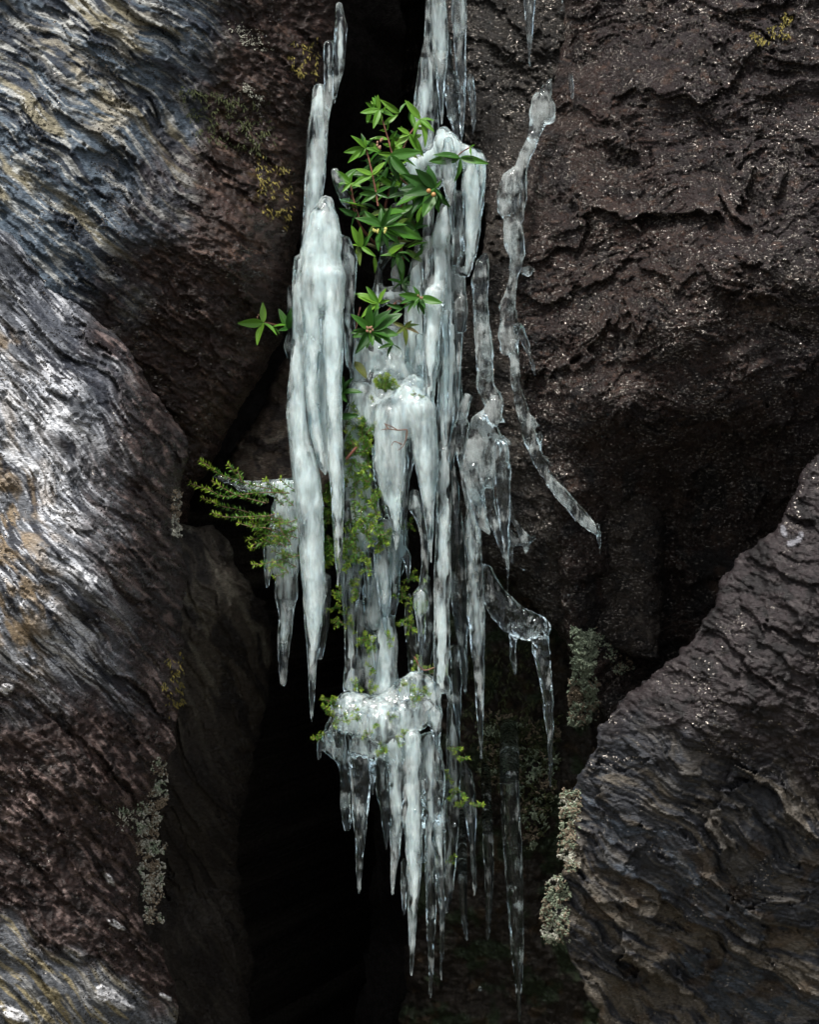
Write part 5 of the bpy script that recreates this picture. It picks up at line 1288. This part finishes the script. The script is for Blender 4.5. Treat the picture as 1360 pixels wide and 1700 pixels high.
# -- needle-leaved heath
def needles(path, n, L, spread=0.66, tip_from=0.72):
    """needle leaves along a twig (world path); returns triangles' vertices and a per-vertex value"""
    p = np.array(path); d = np.linalg.norm(np.diff(p, axis=0), axis=1); cum = np.concatenate([[0], np.cumsum(d)])
    u = np.sort(nr.rand(n)) * cum[-1]
    pos = np.stack([np.interp(u, cum, p[:, k]) for k in range(3)], -1)
    tg = np.stack([np.interp(u + 1e-3, cum, p[:, k]) - np.interp(u - 1e-3, cum, p[:, k]) for k in range(3)], -1)
    tg /= np.linalg.norm(tg, axis=1, keepdims=True) + 1e-9
    rd = nr.randn(n, 3); rd -= tg * (rd * tg).sum(1)[:, None]; rd /= np.linalg.norm(rd, axis=1, keepdims=True)
    dr = tg * (1 - spread) + rd * spread; dr /= np.linalg.norm(dr, axis=1, keepdims=True)
    sd = np.cross(dr, nr.randn(n, 3)); sd /= np.linalg.norm(sd, axis=1, keepdims=True)
    LL = (L * (0.7 + 0.5 * nr.rand(n)))[:, None]
    nn = np.cross(sd, dr)
    w_ = 0.11 * LL
    a = pos; b = pos + dr * LL * 0.45 + sd * w_; c = pos + dr * LL - nn * 0.12 * LL; e = pos + dr * LL * 0.45 - sd * w_
    f = pos + dr * LL * 0.5 + nn * w_ * 0.5
    v = np.stack([a, b, c, e, f], 1).reshape(-1, 3)
    k = np.arange(n)[:, None] * 5
    tr = np.concatenate([k + [0, 1, 4], k + [1, 2, 4], k + [2, 3, 4], k + [3, 0, 4]])
    return v, tr, u / cum[-1]

def heath(name, label, sprigs, dep, L=8.0, dens=2.2, group='needle leaved sprigs in the ice', cat='heath plant', twig=0.8, tip_len=0.22, z_j=10):
    root = empty(name, P(sprigs[0][0][0], sprigs[0][0][1], dep * 0.001), label, cat, group)
    V0, T0, n0 = [], [], 0; V1, T1, n1 = [], [], 0; S0 = []; S1 = []
    for sp in sprigs:
        dz = rng.uniform(-z_j, z_j)
        pts = np.array([P(x + rng.uniform(-1, 1), y + rng.uniform(-1, 1), (dep + dz + (q[0] if q else 0)) * 0.001) for x, y, *q in sp])
        tube('twig', pts, twig * 0.001, twig * 0.0005, M_twig, root, 5)
        ln = np.linalg.norm(np.diff(pts, axis=0), axis=1).sum() * 1000
        v, tr, u = needles(pts, int(ln * dens * 1.6), L * 0.001)
        tipm = u > 1 - tip_len
        tri_leaf = tr % (5 * len(u)) // 5
        va = np.repeat(nr.rand(len(u)), 5)
        m1 = tipm[tr[:, 0] // 5]
        for m, VV, TT, SS, which in ((~m1, V0, T0, S0, 0), (m1, V1, T1, S1, 1)):
            if not m.any(): continue
            f = tr[m]; used = np.unique(f); rm = np.full(len(v), -1); rm[used] = np.arange(len(used))
            off = sum(len(q) for q in VV)
            VV.append(v[used]); TT.append(rm[f] + off); SS.append(va[used])
    for VV, TT, SS, mat, nm in ((V0, T0, S0, M_heath, 'needle_foliage'), (V1, T1, S1, M_heath_tip, 'young_tip_foliage')):
        if not VV: continue
        me = np_mesh(nm, np.concatenate(VV), None, False, np.concatenate(TT))
        set_float(me, 'leaf_v', np.concatenate(SS))
        tag(link_mesh(nm, me, mat, root), kind='stuff')
    return root

sp = [[(470, 815), (445, 812), (400, 800), (365, 787), (345, 772), (328, 764)],
      [(480, 818), (440, 818), (400, 822), (370, 825), (345, 813), (316, 803)],
      [(470, 870), (430, 858), (400, 848), (370, 840), (350, 832), (334, 826)],
      [(470, 862), (440, 856), (415, 858), (390, 859), (370, 857), (352, 851)],
      [(440, 836), (415, 829), (390, 820), (365, 806), (350, 798)],
      [(402, 799), (390, 785), (377, 770)], [(400, 797), (395, 783), (393, 778)],
      [(480, 900), (450, 890), (425, 894), (408, 896)], [(470, 896), (440, 900), (415, 904)],
      [(500, 922), (465, 930), (440, 935), (418, 938)]]
for i in range(26):
    x0 = rng.uniform(440, 500); y0 = rng.uniform(805, 905)
    a = rng.uniform(2.4, 4.2); l = rng.uniform(22, 48)
    sp.append([(x0, y0), (x0 + l * 0.5 * math.cos(a), y0 + l * 0.5 * math.sin(a) * 0.8), (x0 + l * math.cos(a), y0 + l * math.sin(a) * 0.8 - 4)])
for i in range(8):
    x0 = rng.uniform(470, 502); y0 = rng.uniform(900, 950); a = rng.uniform(2.5, 4.0); l = rng.uniform(20, 36)
    sp.append([(x0, y0), (x0 + l * math.cos(a), y0 + l * math.sin(a))])
heath('heath_sprig', 'wide needle leaved spray reaching left over the ice shelf with yellow tips', sp, -5, dens=0.95, twig=1.0)
sp = [[(612, 770), (604, 730), (598, 695), (585, 672)], [(600, 760), (610, 735), (616, 715)]]
for i in range(34):
    x0 = rng.uniform(570, 618); y0 = rng.uniform(700, 810) ; a = rng.uniform(0, 6.28); l = rng.uniform(16, 34)
    sp.append([(x0, y0), (x0 + l * math.cos(a), y0 + l * math.sin(a) + 4)])
for i in range(26):
    x0 = rng.uniform(600, 640); y0 = rng.uniform(800, 890); a = rng.uniform(0, 6.28); l = rng.uniform(16, 30)
    sp.append([(x0, y0), (x0 + l * math.cos(a), y0 + l * math.sin(a) + 4)])
for i in range(14):
    x0 = rng.uniform(568, 600); y0 = rng.uniform(820, 930); a = rng.uniform(0.3, 2.6); l = rng.uniform(16, 30)
    sp.append([(x0, y0), (x0 + l * math.cos(a), y0 + l * math.sin(a))])
heath('heath_sprig', 'dense needle leaved sprigs between the milky column and the white dome', sp, 12, dens=1.6, tip_len=0.3, z_j=14)
sp = []
for i in range(12):
    x0 = rng.uniform(535, 552); y0 = rng.uniform(790, 920); a = rng.uniform(0.8, 2.4); l = rng.uniform(24, 40)
    sp.append([(x0, y0), (x0 + l * 0.4 * math.cos(a), y0 + l * math.sin(a))])
heath('heath_sprig', 'narrow strip of reddish needle sprigs showing between two left spikes', sp, 35, dens=1.6)
sp = []
for i in range(22):
    a = rng.uniform(2.9, 6.6); l = rng.uniform(12, 22)
    sp.append([(642 + rng.uniform(-6, 6), 640 + rng.uniform(-4, 10)), (642 + l * 1.1 * math.cos(a), 640 + l * math.sin(a))])
heath('heath_tuft', 'round dark needle tuft sitting in a hollow on top of the white dome', sp, -30, L=5, dens=2.6, twig=0.5, group=None)
def bits(label, centres, dep, n=4, l=(9, 17), L=5.5):
    sp = []
    for cx, cy in centres:
        for i in range(n):
            a = rng.uniform(0, 6.28); q = rng.uniform(*l)
            sp.append([(cx, cy), (cx + q * math.cos(a), cy + q * math.sin(a))])
    return heath('heath_tuft', label, sp, dep, L=L, dens=1.8, twig=0.5, z_j=6, tip_len=0.5, group=None)
bits('green needle bits sticking out at the left corner of the lower ice tier', [(545, 1163), (541, 1176), (552, 1172), (560, 1194), (530, 1228)], 0)
bits('green needle bits frozen into the neck above the lower tier', [(556, 1010), (566, 1032), (575, 1020), (586, 1040), (608, 1062), (612, 1075), (618, 1108), (605, 1062), (645, 1060), (590, 1135), (613, 1142)], 42)
bits('scattered green needle bits frozen along the clear icicles under the dense sprigs', [(572, 905), (585, 930), (600, 915), (628, 905), (645, 890), (612, 945), (580, 965), (566, 985), (596, 985)], 22, 4, (9, 18), 6)
bits('olive needle bits frozen on the front of the lower ice tier', [(635, 1250), (632, 1240), (680, 1145), (690, 1155), (672, 1220), (610, 1220), (685, 1165), (668, 1140), (596, 1196), (575, 1195), (588, 1178), (650, 1190), (705, 1150), (625, 1200), (660, 1232)], -4, 4, (6, 13), 5)
bits('green needle bits beside the dim column right of the lower tier', [(745, 1290), (752, 1320), (768, 1315), (765, 1340), (792, 1338), (770, 1258), (748, 1428), (755, 1240)], 80, 4, (7, 14))
bits('dark green needle leaves in the gap right of the clear icicles', [(672, 1030), (682, 1040), (690, 1000), (682, 960), (690, 1105), (718, 1118), (668, 990), (684, 870)], 70, 5, (10, 20))
bits('tiny moss bits frozen on the face of the white dome', [(620, 662), (690, 655), (700, 660)], -12, 3, (5, 9), 4)

# dead red twigs locked in the white dome
t = empty('dead_twig', P(668, 720, -0.03), 'dark dead forked twig frozen onto the white dome front', 'twig')
for pts in ([(676, 713), (660, 714), (645, 712), (632, 714)], [(660, 714), (650, 708), (640, 704)], [(676, 713), (674, 730), (668, 742), (660, 748)], [(668, 738), (655, 733), (650, 740)], [(645, 712), (638, 702)]):
    tube('twig', [P(x, y, -0.033) for x, y in pts], 0.0013, 0.0006, M_twig, t, 5)
t = tag(tube('dead_twig', [P(575, 762, 0.0), P(590, 745, -0.005), P(592, 742, -0.006)], 0.0028, 0.002, M_stem), 'short stout red twig stub among the dense needle sprigs', 'twig')
t = tag(tube('dead_twig', [P(688, 1090, 0.03), P(702, 1112, 0.03), P(722, 1108, 0.03)], 0.0013, 0.0008, M_stem), 'thin reddish twig lying on the upper right of the lower tier', 'twig')

# ------------------------------------------------------------------ lichen and moss on the rock
M_lich_pale = plain_material('pale_lichen', (0.19, 0.19, 0.15), (0.46, 0.46, 0.39), 0.9, 120.0)
M_lich_green = plain_material('green_lichen', (0.10, 0.14, 0.09), (0.26, 0.30, 0.21), 0.9, 120.0)
M_lich_tan = plain_material('tan_lichen', (0.10, 0.075, 0.05), (0.24, 0.195, 0.135), 0.9, 120.0)
M_moss = plain_material('yellow_moss', (0.07, 0.065, 0.01), (0.20, 0.16, 0.025), 0.8, 120.0)
M_moss_dark = plain_material('dark_moss', (0.02, 0.03, 0.010), (0.06, 0.07, 0.02), 0.9, 120.0)
ICO_V = np.array([(1, 0, 0), (-1, 0, 0), (0, 1, 0), (0, -1, 0), (0, 0, 1), (0, 0, -1)], float)
ICO_F = np.array([(0, 2, 4), (2, 1, 4), (1, 3, 4), (3, 0, 4), (2, 0, 5), (1, 2, 5), (3, 1, 5), (0, 3, 5)])
def in_poly(x, y, pts):
    c = False; n = len(pts)
    for i in range(n):
        ax, ay = pts[i]; bx, by = pts[(i + 1) % n]
        if (ay > y) != (by > y) and x < (bx - ax) * (y - ay) / (by - ay) + ax: c = not c
    return c
def lichen(label, outline, surf, n, mats, size=(1.5, 3.2), thick=14, cat='lichen', name='lichen', out=0):
    """crusty lobed lichen: branching crumbs heaped on the rock inside an outline"""
    n = int(n * 3.2); size = (size[0] * 0.6, size[1] * 0.68)
    xs = [p[0] for p in outline]; ys = [p[1] for p in outline]
    groups = [[] for _ in mats]
    tries = 0; cnt = 0
    seeds = []
    while cnt < n and tries < n * 30:
        tries += 1
        x, y = rng.uniform(min(xs), max(xs)), rng.uniform(min(ys), max(ys))
        jx = 12 * float(fbm(np.array([x / 22.0]), np.array([y / 22.0]), 81, 3)[0]) + rng.gauss(0, 3); jy = 12 * float(fbm(np.array([x / 22.0]), np.array([y / 22.0]), 85, 3)[0]) + rng.gauss(0, 3)
        if not in_poly(x + jx, y + jy, outline): continue
        cl = float(fbm(np.array([x / 11.0]), np.array([y / 11.0]), 41, 3)[0])
        if cl < -0.25: continue
        d = (rock_y(surf, x, y) if isinstance(surf, str) else surf * 0.001)
        h = thick * (0.3 + 0.9 * max(cl, 0)) * rng.random()
        gi = min(len(mats) - 1, int(max(0, (0.5 + 0.7 * float(perlin(np.array([x / 30.0]), np.array([y / 30.0]), 43)[0]) + rng.uniform(-0.25, 0.25))) * len(mats)))
        # a short lobed branch: three crumbs
        dx, dy, dz = rng.uniform(-1, 1), rng.uniform(-1, 1), rng.uniform(-1, 0.2)
        r = rng.uniform(*size)
        for k in range(3):
            groups[gi].append((P(x + dx * r * k * 0.9, y + dy * r * k * 0.9, d - 0.001 * (h + out) + 0.001 * dz * r * k), r * (1 - 0.22 * k)))
        cnt += 1
    root = empty(name, P(sum(xs) / len(xs), sum(ys) / len(ys), 0), label, cat)
    for g, m in zip(groups, mats):
        if not g: continue
        V, F = [], []
        for i, (c, r) in enumerate(g):
            q = ICO_V * (0.75 + 0.5 * nr.rand(6, 1)) * np.array([1, 0.8, 1]) * r * 0.001
            a = rng.uniform(0, 6.28); ca, sa = math.cos(a), math.sin(a)
            q = np.stack([q[:, 0] * ca - q[:, 2] * sa, q[:, 1], q[:, 0] * sa + q[:, 2] * ca], -1)
            V.append(np.array(c) + q); F.append(ICO_F + 6 * i)
        me = np_mesh('lichen_lobes', np.concatenate(V), None, False, np.concatenate(F))
        tag(link_mesh('lichen_lobes', me, m, root), kind='stuff')
def moss(label, outline, surf, n, mat, L=(4, 9), out=2):
    xs = [p[0] for p in outline]; ys = [p[1] for p in outline]
    V, T = [], []
    k = 0; tries = 0
    while k < n and tries < n * 40:
        tries += 1
        x, y = rng.uniform(min(xs), max(xs)), rng.uniform(min(ys), max(ys))
        if not in_poly(x, y, outline): continue
        if float(fbm(np.array([x / 18.0]), np.array([y / 18.0]), 47, 3)[0]) < 0.05: continue
        d = rock_y(surf, x, y) - out * 0.001
        a = rng.uniform(0.6, 2.5); l = rng.uniform(*L)
        p0 = np.array(P(x, y, d)); p1 = np.array(P(x + l * math.cos(a), y + l * math.sin(a), d - 0.001 * rng.uniform(1, 5)))
        s = np.array([math.sin(a), 0, math.cos(a)]) * 0.0008 * rng.uniform(0.7, 1.5)
        md = (p0 + p1) / 2 + np.array([0, -0.002, 0])
        V += [p0, md + s, p1, md - s]; T += [(4 * k, 4 * k + 1, 4 * k + 2), (4 * k, 4 * k + 2, 4 * k + 3)]
        k += 1
    me = np_mesh('moss', np.array(V), None, False, np.array(T))
    tag(link_mesh('moss', me, mat), label, 'moss', kind='stuff')

lichen('tall crusty pale lichen clump on the lower left boulder edge', [(262, 1255), (278, 1268), (276, 1300), (268, 1340), (262, 1370), (264, 1400), (266, 1440), (262, 1490), (266, 1535), (240, 1535), (236, 1480), (234, 1420), (228, 1385), (225, 1345), (245, 1340), (256, 1300)], 'boulder_left', 620, [M_lich_tan, M_lich_pale, M_lich_green], thick=16)
lichen('small loose pale lichen patch left of the tall clump', [(205, 1340), (225, 1345), (222, 1380), (205, 1372), (185, 1350)], 'boulder_left', 60, [M_lich_pale, M_lich_green], (1.2, 2.8), 6)
lichen('narrow cream lichen strip hanging on the upper edge of the left boulder', [(284, 815), (298, 820), (302, 855), (300, 890), (286, 892), (284, 850)], 'boulder_left', 130, [M_lich_pale, M_lich_tan], (1.3, 3.2), 12)
lichen('grey green lichen bush hanging in shade above the dark boulder rim', [(950, 1045), (975, 1042), (990, 1060), (992, 1100), (985, 1130), (960, 1132), (948, 1090)], 'cliff_right', 420, [M_lich_green], (2.0, 4.2), 22)
lichen('olive brown lichen bush just under the grey green one', [(946, 1130), (990, 1128), (998, 1160), (978, 1195), (960, 1212), (944, 1180)], 'cliff_right', 380, [M_lich_tan, M_lich_green], (2.0, 4.2), 22)
lichen('thin green lichen streak on the rock right of the lichen bushes', [(988, 1030), (1004, 1040), (1020, 1080), (1050, 1100), (1052, 1130), (1020, 1105), (996, 1070)], 'cliff_right', 130, [M_lich_green, M_lich_tan], (1.4, 3.0), 8)
lichen('pale crusty lichen sheet on the left lip of the dark boulder', [(935, 1320), (958, 1308), (962, 1340), (956, 1400), (966, 1440), (950, 1450), (932, 1420), (926, 1370)], 'boulder_right', 420, [M_lich_tan, M_lich_green, M_lich_tan, M_lich_pale], (1.4, 3.2), 10)
lichen('bushy grey lichen tuft lowest on the dark boulder edge', [(922, 1450), (940, 1470), (945, 1510), (948, 1550), (920, 1572), (902, 1550), (898, 1505), (908, 1480)], 'boulder_right', 420, [M_lich_green, M_lich_tan, M_lich_green, M_lich_pale], (1.4, 3.2), 18, out=4)
lichen('white lichen flecks high on the left rock face', [(375, 35), (400, 45), (440, 70), (455, 82), (430, 85), (395, 62)], 'cliff_left', 70, [M_lich_pale], (1.0, 2.2), 4)
lichen('small cream lichen spots above the yellow moss', [(402, 135), (418, 140), (438, 165), (432, 178), (412, 165)], 'cliff_left', 45, [M_lich_pale], (1.0, 2.2), 4)
lichen('dim brown lichen tufts in the shaded lower recess', [(790, 1180), (930, 1200), (925, 1330), (880, 1420), (860, 1330), (800, 1290)], 'recess', 500, [M_lich_tan, M_moss_dark, M_lich_green], (2.5, 5.0), 26)
moss('yellow moss strands left of the tall thin ice column', [(425, 250), (480, 280), (490, 330), (475, 380), (440, 375), (425, 320)], 'cliff_left', 260, M_moss)
moss('dark olive moss strands hanging on the upper left rock', [(290, 140), (420, 160), (470, 230), (440, 260), (330, 230)], 'cliff_left', 420, M_moss_dark, (5, 11))
moss('yellow moss flecks near the top of the left rock', [(470, 70), (530, 60), (525, 130), (480, 120)], 'cliff_left', 130, M_moss)
moss('small yellow moss patch near the top right corner', [(1245, 55), (1290, 40), (1305, 18), (1318, 30), (1312, 62), (1260, 75)], 'cliff_right', 170, M_moss, (3, 7))
moss('olive moss strip on the right edge of the left boulder', [(272, 1080), (306, 1080), (304, 1180), (280, 1190), (270, 1140)], 'boulder_left', 200, M_moss, (4, 9))
moss('dark green moss mat on the shaded recess wall', [(750, 1080), (900, 1060), (930, 1250), (880, 1320), (770, 1300)], 'recess', 700, M_moss_dark, (7, 14), 8)
